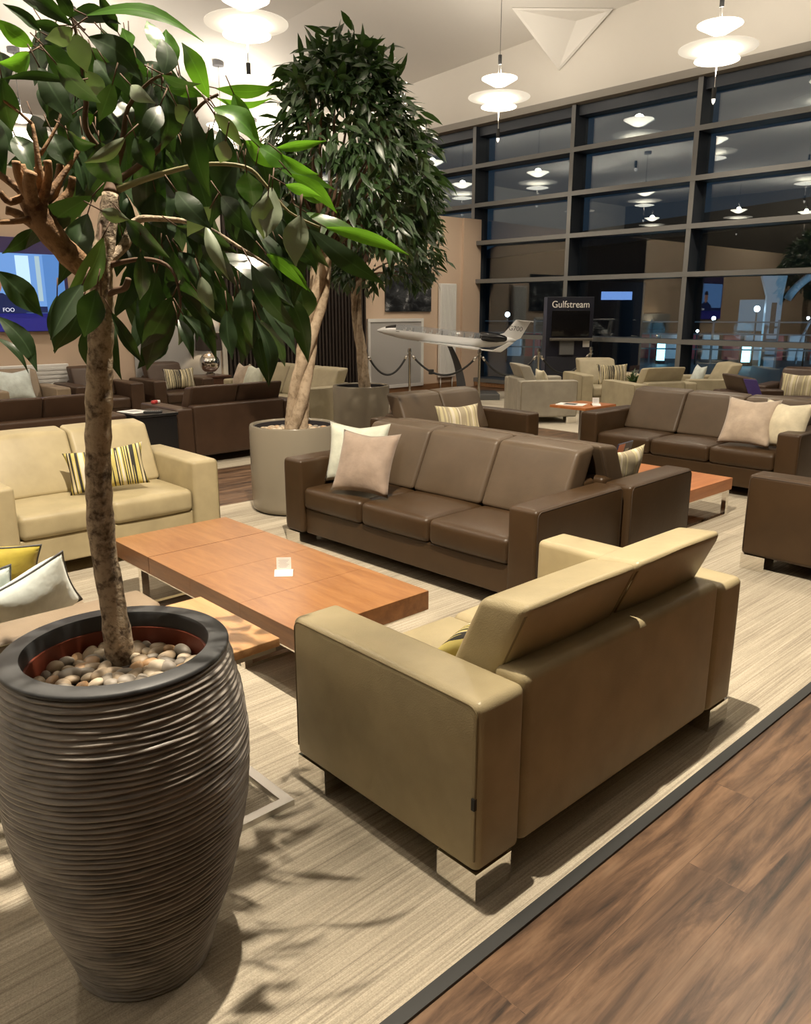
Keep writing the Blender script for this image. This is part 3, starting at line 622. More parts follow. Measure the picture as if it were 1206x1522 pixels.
sofa('armchair', .96, 1, 'grey_leather', (9.43, 7.24, 0), R(-36 - 90), 'grey-beige armchair seen from its side in front of the rope barrier', 'armchair')
sofa('armchair', 1.0, 1, 'tan_far', (10.97, 7.2, 0), R(237 - 90), 'beige armchair with a striped cushion facing the room, before the display kiosk', 'armchair')
sofa('armchair', 1.0, 1, 'tan_far', (10.17, 5.90, 0), R(65 - 90), 'beige armchair seen from behind, just over the three-seater with blush cushions', 'armchair')
sofa('armchair', 1.0, 1, 'tan_far', (11.40, 5.66, 0), R(135 - 90), 'beige armchair by the window with a pale blue cushion', 'armchair')
sofa('armchair', 1.0, 1, 'umber', (9.74, 4.10, 0), R(-42 - 90), 'brown armchair seen from behind with a violet sheen painted on its back cushion end', 'armchair', side='violet')

# ------------------------------------------------------------------ cushions
def pillow(w, h, th, dent=.0, seed=0, n=18):
    rnd = random.Random(seed); ph = [rnd.uniform(0, 6) for _ in range(6)]
    vs, fs, idx = [], [], {}
    for side in (1, -1):
        for i in range(n + 1):
            for j in range(n + 1):
                u, v = -1 + 2 * i / n, -1 + 2 * j / n
                edge = i in (0, n) or j in (0, n)
                if edge and side < 0: idx[side, i, j] = idx[1, i, j]; continue
                x = u * (1 - .10 * (1 - v * v)); z = v * (1 - .10 * (1 - u * u))
                z -= dent * (1 - abs(u)) ** 1.2 * max(0., v) ** 1.5
                t = ((1 - u * u) * (1 - v * v)) ** .5
                y = side * t + .10 * math.sin(2.6 * u + ph[0]) * t + .06 * math.sin(5 * v + ph[1] + 2 * u) * t
                idx[side, i, j] = len(vs)
                vs.append((x * w / 2, y * th / 2, z * h / 2 + h / 2))
    for side in (1, -1):
        for i in range(n):
            for j in range(n):
                q = (idx[side, i, j], idx[side, i + 1, j], idx[side, i + 1, j + 1], idx[side, i, j + 1])
                fs.append(q[::-1] if side > 0 else q)
    rim = [vs[idx[1, i, 0]] for i in range(n + 1)] + [vs[idx[1, n, j]] for j in range(1, n + 1)] + \
          [vs[idx[1, i, n]] for i in range(n - 1, -1, -1)] + [vs[idx[1, 0, j]] for j in range(n - 1, -1, -1)]
    return vs, fs, rim

def cushion(mat, loc, yaw, lean, label, w=.42, h=.42, th=.15, dent=.12, roll=0., pipe=None, group=None):
    """standing cushion: local X across, Z up, tilted back by lean"""
    vs, fs, rim = pillow(w, h, th, dent, len(bpy.data.objects))
    o = link('cushion', MB().add(vs, fs).mesh('cushion', M[mat]), None, loc)
    o.matrix_world = Matrix.Translation(Vector(loc) + Vector((0, 0, .008))) @ Matrix.Rotation(R(yaw), 4, 'Z') @ Matrix.Translation((0, .04, 0)) @ Matrix.Rotation(R(lean), 4, 'X') @ Matrix.Rotation(R(roll), 4, 'Y')
    tag(o, label, 'cushion', group)
    if pipe: link('piping', MB().tube(rim, .0035, 6, cap=False).mesh('piping', M[pipe]), o)
    return o
# yaw turns the cushion's face: 0 faces -Y/+Y, 90 faces +-X ; lean>0 tips the top towards local +Y... see each call
cushion('stripe_yellow', (1.95, 1.71, .45), 0, 62, 'striped cushion just peeping out inside the near tan sofa', .44, .28, .13, .02)
cushion('stripe_yellow', (2.02, 5.03, .45), 157, 20, 'yellow, black and cream striped cushion on the tan sofa facing the camera', .50, .28, .14, .02, 6)
cushion('cush_mint', (3.36, 4.12, .44), 122, 20, 'pale mint cushion tucked behind a mushroom one at the sofa arm', .44, .42, .16, .10)
cushion('cush_taupe', (3.16, 3.82, .44), 107, 24, 'mushroom brown cushion in front of the pale mint one', .44, .42, .17, .06)
cushion('stripe_pale', (4.46, 2.71, .45), 4, 12, 'cream striped cushion showing over the arm beside a magazine', .44, .28, .12, .04)
cushion('stripe_pale', (5.30, 4.98, .44), 163, 18, 'cream striped cushion on the brown sofa in front of the model jet', .46, .31, .13, .07)
cushion('cush_rose', (6.80, 2.98, .44), 92, 26, 'blush cushion lying forward on the three-seater, left of the cream one', .46, .44, .16, .08)
cushion('cush_cream', (6.86, 2.70, .44), 80, 20, 'pale cream cushion at the right arm of the three-seater', .44, .42, .16, .10)
cushion('cush_blue', (.88, 2.90, .45), 10, 26, 'pale blue piped cushion with its corner raised, nearest the ribbed planter', .33, .30, .13, .01, -24, 'piping')
cushion('cush_blue', (.66, 3.0, .445), -6, 26, 'pale blue piped cushion cut by the left picture edge', .34, .28, .13, .06, -8, 'piping')
cushion('cush_mustard', (.80, 3.30, .445), -20, 20, 'mustard yellow piped cushion behind the pale blue pair', .34, .28, .13, .03, 8, 'piping')
cushion('cush_blue', (3.28, 10.93, .44), 180, 20, 'pale blue cushion on the taupe armchair under the television', .46, .42, .15, .14)
cushion('stripe_black', (5.55, 10.88, .44), 174, 18, 'black and cream striped cushion on the dark armchair near the lamp', .48, .32, .13, .06)
cushion('cush_mint', (6.0, 9.64, .44), 88, 20, 'white dented cushion at the left end of the cream-tan sofa', .46, .42, .15, .16)
cushion('cush_rose', (6.03, 10.02, .44), 80, 20, 'blush cushion behind the white one on the cream-tan sofa', .46, .42, .15, .14)
cushion('stripe_black', (10.97, 7.0, .44), 147, 16, 'cream cushion with fine dark stripes on the armchair facing the room', .52, .32, .13, .05)
cushion('cush_cream', (9.50, 7.26, .44), -126, 16, 'cream cushion barely showing inside the grey-beige armchair', .42, .30, .13, .04)
cushion('cush_blue', (11.28, 5.76, .44), 45, 18, 'pale blue cushion on the beige armchair by the window', .46, .36, .14, .12)
cushion('stripe_pale', (10.93, 4.15, .44), 97, 18, 'cream striped cushion on the brown sofa at the right picture edge', .46, .34, .13, .06)

# ------------------------------------------------------------------ tables
def low_table(name, x0, x1, y0, y1, h, th, top, edge, label, seams=(), legs=None, metal='chrome'):
    cx, cy = (x0 + x1) / 2, (y0 + y1) / 2
    root = empty(name, (cx, cy, .006), 0, label, 'coffee table')
    X, Y = (x1 - x0) / 2, (y1 - y0) / 2
    h -= .006
    top_o = link('tabletop', MB().box(-X, X, -Y, Y, h - th, h - .0012, 1).box(-X + .0008, X - .0008, -Y + .0008, Y - .0008, h - .0012, h, 0).mesh('tabletop', [M[top], M[edge]], False), root)
    for yy, d in seams:
        w = .0022 if d else .0010
        link('joint', MB().box(-X - .0006, X + .0006, yy - cy - w, yy - cy + w, h - th + .002, h + .0004).mesh('joint', M['seamline'] if d else M[edge], False), top_o)
    t = .02
    fr = MB()
    fr.box(-X + .012, X - .012, -Y + .012, -Y + .012 + t, h - th - .016, h - th - .0005).box(-X + .012, X - .012, Y - .012 - t, Y - .012, h - th - .016, h - th - .0005)
    fr.box(-X + .012, -X + .012 + t, -Y + .032, Y - .032, h - th - .016, h - th - .0005).box(X - .012 - t, X - .012, -Y + .032, Y - .032, h - th - .016, h - th - .0005)
    link('steel_frame', fr.mesh('steel_frame', M[metal], False), root)
    for yy in (legs or (-Y + .03, Y - .03)):
        for xx in (-X + .012, X - .052):
            link('leg', MB().box(xx, xx + .04, yy - .018, yy + .018, .0, h - th - .0165).mesh('leg', M[metal], False), root)
        link('runner', MB().box(-X + .052, X - .052, yy - .018, yy + .018, .0, .014).mesh('runner', M[metal], False), root)
    return root
t1 = low_table('coffee_table', 1.70, 2.43, 2.46, 4.29, .33, .092, 'cherry', 'cherry_edge', 'long low cherry wood coffee table on steel frames between the sofas', [(3.83, 1), (3.38, 0), (2.92, 0)], (2.94 - 3.375, 3.98 - 3.375))
low_table('coffee_table', 5.30, 6.03, 2.70, 4.40, .31, .092, 'orange_wood', 'orange_wood', 'orange wood low table on a steel sled base, showing past the brown sofa arm')

def side_table(loc, w, d, h, top, label, legs='c', rz=0):
    root = empty('side_table', (loc[0], loc[1], .006), rz, label, 'side table')
    X, Y = w / 2, d / 2; h -= .006
    link('tabletop', MB().add(*rbox(-X, X, -Y, Y, h - .028, h, r=.003, n=2)).mesh('tabletop', M[top], True, 30), root)
    if legs == 'c':      # open steel side frames on runners
        link('steel_frame', MB().box(-X + .01, X - .01, -Y + .01, Y - .01, h - .045, h - .0285).mesh('steel_frame', M['satin'], False), root)
        for yy in (-Y + .012, Y - .047):
            for xx in (-X + .02,):
                link('leg', MB().box(xx, xx + .035, yy, yy + .035, .022, h - .0455).mesh('leg', M['satin'], False), root)
        fr = MB()
        fr.box(-X - .02, X + .02, -Y - .015, -Y + .02, 0, .022).box(-X - .02, X + .02, Y - .02, Y + .015, 0, .022)
        fr.box(-X - .02, -X + .015, -Y + .02, Y - .02, 0, .022).box(X - .015, X + .02, -Y + .02, Y - .02, 0, .022)
        link('base_frame', fr.mesh('base_frame', M['satin'], False), root)
    elif legs == 'pair':  # two thin posts on a flat plate
        for xx in (-.035, .035):
            link('leg', MB().box(xx - .009, xx + .009, -.012, .012, .012, h - .0285).mesh('leg', M['satin'], False), root)
        link('base_plate', MB().box(-.17, .17, -.15, .15, 0, .012).mesh('base_plate', M['satin'], False), root)
    else:                 # closed box body
        link('body', MB().add(*rbox(-X + .012, X - .012, -Y + .012, Y - .012, 0, h - .029, r=.006, n=2)).mesh('body', M[legs], True, 30), root)
    return root
side_table((1.075, 2.19), .38, .50, .605, 'light_wood', 'honey wood side table on a steel frame, tucked behind the ribbed planter')
side_table((7.215, 4.95), .57, .46, .60, 'orange_wood', 'orange wood side table on two thin posts with papers, beside the three-seater', 'pair')
side_table((4.46, 4.81), .40, .38, .60, 'orange_wood', 'orange wood side table of which one corner shows behind the mint cushion', 'pair')
side_table((3.47, 7.55), .44, .46, .60, 'black', 'black box side table with papers between the two dark brown sofas', 'black')
side_table((6.22, 11.17), .46, .46, .60, 'dark_wood', 'dark wood side table carrying the chrome ball lamp', 'dark_wood')
side_table((10.66, 6.43), .36, .34, .45, 'cherry', 'small wooden cube table with a plant between the beige armchairs', 'cherry')

# ------------------------------------------------------------------ small things
def tent_card(loc, rz, label, lines=True):
    root = empty('tent_card', loc, rz, label, 'card')
    mb = MB(); vs = []; fs = []
    for i in range(9):
        u = -1 + 2 * i / 8
        z = .018 * (1 - u * u) + .001
        vs += [(-.045, u * .045, z), (.045, u * .045, z)]
    for i in range(8): fs.append((2 * i, 2 * i + 1, 2 * i + 3, 2 * i + 2))
    nv = len(vs); vs += [(p[0], p[1], p[2] + .0008) for p in vs]; fs += [tuple(nv + k for k in f[::-1]) for f in fs]
    link('curved_foot', mb.add(vs, fs).mesh('curved_foot', M['paper'], True), root)
    p = link('card_panel', MB().box(-.036, .036, -.0006, .0006, .016, .082).mesh('card_panel', M['paper'], False), root, rot=(R(-8), 0, 0))
    if lines:
        m2 = MB()
        for k in range(6): m2.box(-.026 + .004 * (k % 2), .026 - .006 * (k % 3), -.0012, -.0006, .067 - k * .007, .0685 - k * .007)
        link('print', m2.mesh('print', M['ink'], False), p)
    return root
tent_card((2.075, 3.12, .33), R(-38), 'small white tent card standing on the long coffee table')
tent_card((7.23, 4.80, .60), R(-40), 'small white tent card on the orange side table by the three-seater')

def leaflet(loc, rz, w, h, label, dark=False):
    o = empty('leaflet', loc, rz, label, 'leaflet')
    link('sheet', MB().add(*rbox(-w / 2, w / 2, -h / 2, h / 2, 0, .006, r=.0025, n=2)).mesh('sheet', M['paper'], True, 30), o)
    link('print', MB().box(-w * .3, w * .3, -h * .2, h * .25, .006, .0064).mesh('print', M['matt_black'] if dark else M['ink'], False), o)
    return o
leaflet((7.10, 5.02, .60), R(20), .21, .297, 'white brochure lying on the orange side table by the three-seater', True)
leaflet((3.37, 7.63, .60), R(10), .21, .28, 'white papers lying on the black box table')
ro = empty('remote_control', (3.47, 7.42, .60), R(60), 'black remote control at the edge of the black box table', 'remote control')
link('case', MB().add(*rbox(-.025, .025, -.09, .09, 0, .02, r=.006, n=2)).mesh('case', M['matt_black']), ro)
mb = MB()
for a in range(3):
    for b_ in range(7): mb.box(-.015 + .011 * a, -.008 + .011 * a, -.07 + .02 * b_, -.06 + .02 * b_, .02, .0225)
link('keypad', mb.mesh('keypad', M['ink'], False), ro)
mg = empty('magazine', (4.575, 2.86, .462), R(6), 'dark blue and orange magazine propped behind the cream striped cushion', 'magazine')
link('cover', MB().box(-.105, .105, -.004, .004, 0, .29).mesh('cover', pbr('magazine_navy', (.02, .025, .06), .3), False), mg, rot=(R(14), 0, 0))
link('cover_photo', MB().box(-.100, -.01, -.0052, -.004, .16, .285).mesh('cover_photo', pbr('magazine_orange', (.55, .16, .08), .3), False), mg, rot=(R(14), 0, 0))
link('cover_title', MB().box(.01, .06, -.0052, -.004, .22, .245).mesh('cover_title', M['paper'], False), mg, rot=(R(14), 0, 0))
cp = empty('sugar_packet', (3.80, 8.05, .615), .6, 'tiny red and white packet on the dark sofa arm', 'packet')
link('wrapper', MB().add(*rbox(-.05, .02, -.025, .025, 0, .035, r=.01, n=2)).mesh('wrapper', M['red']), cp)
link('white_end', MB().add(*rbox(.02, .07, -.025, .025, 0, .03, r=.01, n=2)).mesh('white_end', M['paper']), cp)

# chrome ball lamp
lp = empty('table_lamp', (6.23, 11.2, .60), 0, 'table lamp with a mirrored ball base and dark drum shade', 'lamp')
link('base', MB().lathe([(0, 0), (.075, 0), (.075, .03), (.05, .036), (0, .036)], 32).mesh('base', M['chrome'], True, 40), lp)
link('ball', MB().lathe([(max(.001, .155 * math.sin(PI * k / 20)), .03 + .155 - .155 * math.cos(PI * k / 20)) for k in range(21)], 40).mesh('ball', M['chrome']), lp)
link('neck', MB().tube([(0, 0, .335), (0, 0, .42)], .012).mesh('neck', M['chrome']), lp)
link('lamp_shade', MB().lathe([(.19, .375), (.205, .375), (.19, .64), (.175, .64), (.19, .375)], 40).mesh('lamp_shade', pbr('dark_shade', (.028, .018, .013), .7), True, 40), lp)
link('bulb', MB().lathe([(max(.001, .035 * math.sin(PI * k / 10)), .50 - .045 * math.cos(PI * k / 10)) for k in range(11)], 16).mesh('bulb', pbr('lamp_bulb', (1, .9, .7), .3, emit=(1, .8, .5), es=12)), lp)
L = bpy.data.lights.new('lamp_glow', 'POINT'); L.energy = 14; L.color = (1, .78, .5); L.shadow_soft_size = .04
lo = bpy.data.objects.new('lamp_glow', L); COL.objects.link(lo); lo.location = (0, 0, .56); lo.parent = lp

# ------------------------------------------------------------------ wall things
def plate(mb, x0, x1, z0, z1, y, mi=0, d=.002): mb.box(x0, x1, y - d, y, z0, z1, mi)
def em(name, c, s=1.): return pbr(name, (.01, .01, .01), .4, emit=c, es=s)
# television on a violet board
tv = empty('television', (3.25, PY - .005, 1.9), 0, 'wall television on a violet-blue board showing a man in a suit', 'television')
link('board', MB().add(*rbox(-1.0, 1.02, -.06, 0, -.60, .61, r=.01, n=2)).mesh('board', pbr('violet_board', (.055, .04, .14), .5), True, 30), tv)
link('board_band', MB().box(-.99, 1.01, -.0615, -.060, -.59, -.36).mesh('board_band', pbr('blue_band', (.03, .03, .22), .4, emit=(.03, .03, .30), es=.35), False), tv)
scr = link('screen', MB().box(-.9, .96, -.085, -.0615, -.355, .405).mesh('screen', [em('screen_sky', (.16, .34, .72), 1.0)], False), tv)
def spoly(name, pts, mat, d):
    vs = [(x, -.085 - d, z) for x, z in pts]; n_ = len(vs)
    return link(name, MB().add(vs + [(x, y + .0008, z) for x, y, z in vs], [tuple(range(n_)), tuple(range(2 * n_ - 1, n_ - 1, -1))]).mesh(name, mat, False), scr)
spoly('window_picture', [(.35, -.3), (.52, -.3), (.52, .38), (.35, .38)], em('screen_white', (.55, .78, 1.), 1.1), .001)
spoly('window_picture', [(.60, -.2), (.66, -.2), (.66, .38), (.60, .38)], em('screen_pale', (.45, .62, .7), .9), .001)
spoly('blue_wall_picture', [(.70, -.355), (.955, -.355), (.955, .40), (.70, .40)], em('screen_blue', (.10, .26, .62), .9), .001)
spoly('suit_picture', [(-.35, -.355), (.42, -.355), (.36, -.22), (.15, -.1), (-.05, -.1), (-.28, -.2)], em('screen_navy', (.01, .02, .09), .8), .002)
spoly('face_picture', [(.05 + .105 * math.cos(a * PI / 9), .03 + .16 * math.sin(a * PI / 9)) for a in range(18)], em('screen_skin', (.42, .20, .13), .8), .003)
spoly('hair_picture', [(.05 + .115 * math.cos(a * PI / 12), .09 + .115 * math.sin(a * PI / 12)) for a in range(13)], em('screen_hair', (.04, .02, .03), .6), .004)
spoly('caption_bar', [(-.9, -.352), (.70, -.352), (.70, -.27), (-.9, -.27)], em('screen_bar', (.01, .02, .10), .8), .005)
def text(name, s, size, mat, parent, loc, rot, ext=.002, cond=1.):
    c = bpy.data.curves.new(name, 'FONT'); c.body = s; c.size = size; c.extrude = ext
    c.align_x = 'CENTER'; c.align_y = 'CENTER'; c.materials.append(mat)
    o = bpy.data.objects.new(name, c); COL.objects.link(o); o.parent = parent; o.location = loc; o.rotation_euler = rot
    o.scale = (cond, 1, 1)
    return o
text('caption', 'FOO', .07, em('screen_text', (.8, .8, .9), 1.), scr, (.20, -.093, -.315), (R(90), 0, 0))

pic = empty('wall_picture', (10.74, PY - .003, 1.95), 0, 'black and white photograph hung on the blush wall above the model jet', 'picture')
def photo_mat():
    m, t, b, o = nt('monochrome_photo')
    v = coords(t, (1.6, 1, 2.4))
    n = noise(t, v, 2.2, 5, .65, .5)
    t.links.new(ramp(t, n, [(.42, (.012, .013, .015)), (.58, (.06, .065, .07)), (.68, (.45, .46, .47))]), b.inputs['Base Color'])
    b.inputs['Roughness'].default_value = .35
    return m
link('canvas', MB().box(-.60, .60, -.03, 0, -.40, .40).mesh('canvas', photo_mat(), False), pic)
gp = empty('wall_panel', (10.41, PY - .003, .73), 0, 'grey wall panel in a white frame behind the model jet', 'panel')
link('panel_face', MB().box(-.66, .66, -.02, 0, -.56, .63).mesh('panel_face', M['grey_panel'], False), gp)
fr = MB(); fr.box(-.72, .72, -.035, 0, .63, .69).box(-.72, .72, -.035, 0, -.62, -.56).box(-.72, -.66, -.035, 0, -.56, .63).box(.66, .72, -.035, 0, -.56, .63)
link('panel_frame', fr.mesh('panel_frame', M['white_paint'], False), gp)
gp2 = empty('wall_panel', (5.89, PY - .003, .95), 0, 'pale grey wall panel behind the chrome ball lamp', 'panel')
link('panel_face', MB().add(*rbox(-.74, .70, -.03, 0, -.7, .52, r=.006, n=2)).mesh('panel_face', M['grey_panel'], True, 30), gp2)
def radiator(cx, z0, z1, w, label, horiz=False):
    r = empty('radiator', (cx, PY - .022, 0), 0, label, 'radiator')
    link('casing', MB().add(*rbox(-w / 2, w / 2, -.07, 0, z0, z1, r=.012, n=2)).mesh('casing', M['white_paint'], True, 30), r)
    mb = MB()
    if horiz:
        z = z0 + .04
        while z < z1 - .04: mb.box(-w / 2 + .03, w / 2 - .03, -.078, -.07, z, z + .03); z += .055
    else:
        x = -w / 2 + .02
        while x < w / 2 - .03: mb.box(x, x + .025, -.078, -.07, z0 + .03, z1 - .03); x += .045
    link('grille', mb.mesh('grille', M['white_paint'], False), r)
    for sx in (-1, 1): link('pipe', MB().tube([(sx * (w / 2 - .06), -.035, z0 + .005), (sx * (w / 2 - .06), -.035, .008)], .012).mesh('pipe', M['white_paint']), r)
radiator(11.77, .24, 2.09, .46, 'tall white radiator on the blush wall beside the window')
radiator(3.35, .30, .86, 1.6, 'wide low white radiator behind the armchairs at far left', True)
# ------------------------------------------------------------------ model jet
EX = Vector((.733, -.680, 0)); FX = Vector((.680, .733, 0))
def jet():
    root = empty('model_jet', (10.47, 10.18, 0), math.atan2(-.680, .733), 'white cutaway model business jet on a curved grey stand behind the rope barrier', 'model aircraft')
    white = pbr('jet_white', (.78, .78, .78), .2); dark = pbr('jet_black', (.012, .012, .014), .25)
    stand = pbr('stand_graphite', (.06, .06, .065), .4)
    body = empty('fuselage_group', (0, 0, 0)); 
    bpy.data.objects.remove(body)
    T = Matrix.Translation((0, 0, 1.10)) @ Matrix.Rotation(R(5.8), 4, 'Y')
    prof = [(-1.27, .004, -.005), (-1.22, .035, 0), (-1.12, .068, .01), (-1.0, .095, .018), (-.85, .12, .02), (-.6, .13, .015), (0, .13, .01), (.5, .13, .012), (.8, .115, .025), (1.0, .085, .045), (1.15, .05, .06), (1.25, .012, .068)]
    n = 28
    def ringpts(a0, a1, k, x, r, zc):
        return [(x, r * math.sin(a), zc + r * math.cos(a)) for a in [a0 + (a1 - a0) * i / k for i in range(k + 1)]]
    # lower shell full, upper shell in three lengths: nose, clear cabin, tail
    P = catmull([(x, r, z) for x, r, z in prof], 4)
    def shell(lo, hi, a0, a1, k):
        vs, fs = [], []; rows = 0
        for p in P:
            if p.x < lo - 1e-6 or p.x > hi + 1e-6: continue
            vs += ringpts(a0, a1, k, p.x, max(p.y, .002), p.z); rows += 1
        for i in range(rows - 1):
            for j in range(k): fs.append((i * (k + 1) + j, i * (k + 1) + j + 1, (i + 1) * (k + 1) + j + 1, (i + 1) * (k + 1) + j))
        return vs, fs
    f = MB().add(*shell(-2, 2, R(80), R(280), 22)).add(*shell(-2, -.93, R(-80), R(80), 14)).add(*shell(.62, 2, R(-80), R(80), 14))
    fus = simple('fuselage', f, white, root); fus.matrix_local = T
    cab = MB().add(*shell(-.95, .66, R(-80), R(80), 14))
    gm, t, b, o = nt('clear_cabin'); b.inputs['Transmission Weight'].default_value = .0; b.inputs['Alpha'].default_value = .28; b.inputs['Base Color'].default_value = (.30, .33, .37, 1); b.inputs['Roughness'].default_value = .08
    simple('clear_cabin', cab, gm, fus)
    ib = MB().box(-.93, .64, -.118, .118, .012, .024)
    for x in (-.62, -.1, .3, .5): ib.box(x, x + .012, -.10, .10, .024, .11)
    simple('cabin_floor', ib, pbr('cabin_grey', (.16, .155, .15), .5), fus, False)
    for x in (-.8, -.7, -.45, -.33, -.2, .02, .14, .4):
        for s_ in (-1, 1):
            link('cabin_seat', MB().box(x, x + .05, s_ * .055 - .022, s_ * .055 + .022, .024, .060).box(x + .04, x + .055, s_ * .055 - .022, s_ * .055 + .022, .060, .10).mesh('cabin_seat', pbr('cabin_seat_white', (.7, .68, .64), .6), False), fus)
    # windscreen
    vs, fs = shell(-1.14, -.93, R(-58), R(58), 12)
    vs = [(x, y * 1.03, z + .004) for x, y, z in vs]
    simple('windscreen', MB().add(vs, fs), dark, fus)
    def wing(pts, th, mat, name, parent=fus):
        vs = [Vector(p) for p in pts]; m_ = MB()
        nrm_ = (vs[1] - vs[0]).cross(vs[2] - vs[0]).normalized()
        k = len(vs)
        m_.add([p + nrm_ * th / 2 for p in vs] + [p - nrm_ * th / 2 for p in vs],
               [tuple(range(k)), tuple(range(2 * k - 1, k - 1, -1))] + [(i, i + k, (i + 1) % k + k, (i + 1) % k) for i in range(k)])
        return simple(name, m_, mat, parent, False)
    for s_ in (-1, 1):
        wing([(-.50, s_ * .05, -.118), (.25, s_ * .62, -.125), (.74, s_ * .90, -.12), (.90, s_ * .90, -.117), (.62, s_ * .50, -.13), (.50, s_ * .05, -.118)], .022, white, 'wing')
        wing([(.74, s_ * .905, -.12), (.91, s_ * .905, -.116), (1.08, s_ * .955, .05), (1.0, s_ * .955, .05)], .012, white, 'winglet')
        nac = MB().lathe([(.02, 0), (.055, .0), (.072, .03), (.082, .13), (.078, .28), (.055, .42), (.03, .46), (.0, .46)], 24, 0, Matrix.Translation((.60, s_ * .185, .085)) @ Matrix.Rotation(R(90), 4, 'Y'))
        simple('engine', nac, dark, fus)
        link('engine_pylon', MB().box(.70, .98, min(s_ * .09, s_ * .15), max(s_ * .09, s_ * .15), .075, .095).mesh('engine_pylon', white, False), fus)
        wing([(1.22, 0, .43), (1.36, s_ * .46, .43), (1.45, s_ * .46, .43), (1.46, 0, .43)], .012, white, 'tailplane')
    fin = wing([(.82, 0, .11), (1.02, 0, .18), (1.20, 0, .43), (1.47, 0, .43), (1.33, 0, .12), (1.22, 0, .06)], .022, white, 'tail_fin')
    text('lettering', 'G700', .115, pbr('jet_lettering', (.10, .10, .11), .4), fin, (1.215, -.0125, .275), (R(90), 0, 0), .001)
    # curved stand
    pts = catmull([(.02, 0, 1.0), (.10, 0, .85), (.20, 0, .60), (.26, 0, .35), (.29, 0, .10)], 4)
    vs, fs = [], []
    for i, p in enumerate(pts):
        w = .035 + .055 * i / (len(pts) - 1)
        vs += [(p.x - w, -.03, p.z), (p.x + w, -.03, p.z), (p.x + w, .03, p.z), (p.x - w, .03, p.z)]
    for i in range(len(pts) - 1):
        for k in range(4): fs.append((4 * i + k, 4 * i + (k + 1) % 4, 4 * i + 4 + (k + 1) % 4, 4 * i + 4 + k))
    fs += [(0, 3, 2, 1), tuple(len(vs) - 4 + k for k in range(4))]
    simple('stand', MB().add(vs, fs), stand, root)
    link('plinth', MB().add(*rbox(-.35, .95, -.35, .40, .008, .11, r=.01, n=2)).mesh('plinth', pbr('plinth_grey', (.10, .10, .10), .5), True, 30), root)
jet()

# ------------------------------------------------------------------ rope barrier
POSTS = [(8.35, 9.95, 'chrome barrier post hidden behind the pale twisted trunk'), (9.03, 9.63, 'chrome barrier post below the nose of the model jet'),
         (9.60, 8.60, 'chrome barrier post below the wing of the model jet'), (10.52, 8.13, 'chrome barrier post between the jet tail and the kiosk'), (11.59, 7.85, 'chrome barrier post right of the kiosk')]
for x, y, lab in POSTS:
    r = empty('barrier_post', (x, y, .0), 0, lab, 'barrier post', 'chrome posts of the rope barrier')
    r.location.z = .006 if x > 8.75 else 0
    link('base', MB().lathe([(0, 0), (.15, 0), (.15, .012), (.05, .03), (.022, .045), (0, .045)], 32).mesh('base', M['chrome'], True, 40), r)
    link('pole', MB().lathe([(.0, .04), (.021, .04), (.021, .90), (0, .90)], 20).mesh('pole', M['chrome'], True, 40), r)
    link('finial', MB().lathe([(.0, .90), (.03, .90), (.032, .93), (.026, .965), (0, .975)], 20).mesh('finial', M['chrome'], True, 40), r)
    link('hook_ring', MB().lathe([(.022, .84), (.036, .84), (.036, .87), (.022, .87), (.022, .84)], 20).mesh('hook_ring', M['chrome'], True, 40), r)
RL = ['black barrier rope sagging left of the post under the jet nose', 'black barrier rope sagging in front of the jet stand', 'black barrier rope running towards the grey-beige armchair', 'black barrier rope in front of the kiosk']
for (a, b, lab) in zip(POSTS[:-1], POSTS[1:], RL):
    p, q = Vector((a[0], a[1], .85)), Vector((b[0], b[1], .85)); d = (q - p).normalized(); p += d * .05; q -= d * .05
    ro = empty('barrier_rope', p, 0, lab, 'rope', 'ropes of the barrier')
    pts = [p.lerp(q, t / 20) + Vector((0, 0, -.30 * (1 - (2 * t / 20 - 1) ** 2))) - p for t in range(21)]
    link('rope', MB().tube(pts, .017, 10).mesh('rope', M['matt_black']), ro)
    for i0, i1 in ((0, 1), (20, 19)):
        link('end_hook', MB().tube([pts[i0], pts[i0].lerp(pts[i1], .9)], .022, 10).mesh('end_hook', M['chrome']), ro)
    if a is POSTS[1]:
        link('rope_tag', MB().add(*rbox(-.035, .035, -.03, .03, -.04, .04, r=.006, n=2)).mesh('rope_tag', M['matt_black']), ro, pts[6])

# ------------------------------------------------------------------ display kiosk
kr = math.atan2(-.680, .733) + R(4)
k = empty('display_kiosk', (12.0, 8.645, .006), kr, 'dark navy display kiosk with white lettering, a screen and a leaflet holder by the window', 'kiosk')
navy = pbr('kiosk_navy', (.007, .008, .018), .4)
link('cabinet', MB().add(*rbox(-.42, .42, -.12, .12, 0, 1.80, r=.008, n=2)).mesh('cabinet', navy, True, 30), k)
link('side_edge', MB().box(-.425, -.4205, -.12, .12, .02, 1.79).mesh('side_edge', pbr('kiosk_edge', (.05, .06, .10), .3), False), k)
link('screen', MB().add(*rbox(-.33, .35, -.14, -.121, 1.12, 1.565, r=.006, n=2)).mesh('screen', pbr('kiosk_screen', (.005, .005, .006), .08), True, 30), k)
link('shelf', MB().add(*rbox(-.36, .40, -.24, -.121, 1.045, 1.09, r=.01, n=2)).mesh('shelf', pbr('kiosk_shelf', (.10, .09, .075), .45), True, 30), k)
link('leaflet_holder', MB().box(-.18, .08, -.17, -.121, .80, 1.04).mesh('leaflet_holder', pbr('holder_grey', (.13, .13, .13), .2), False), k)
link('lower_door', MB().add(*rbox(-.40, .40, -.132, -.121, .05, .76, r=.004, n=2)).mesh('lower_door', pbr('kiosk_door', (.018, .019, .028), .4), True, 30), k)
nc = link('notice_card', MB().box(.25, .37, -.132, -.1212, .93, 1.042).mesh('notice_card', M['paper'], False), k); nc['label'] = 'small white notice card'
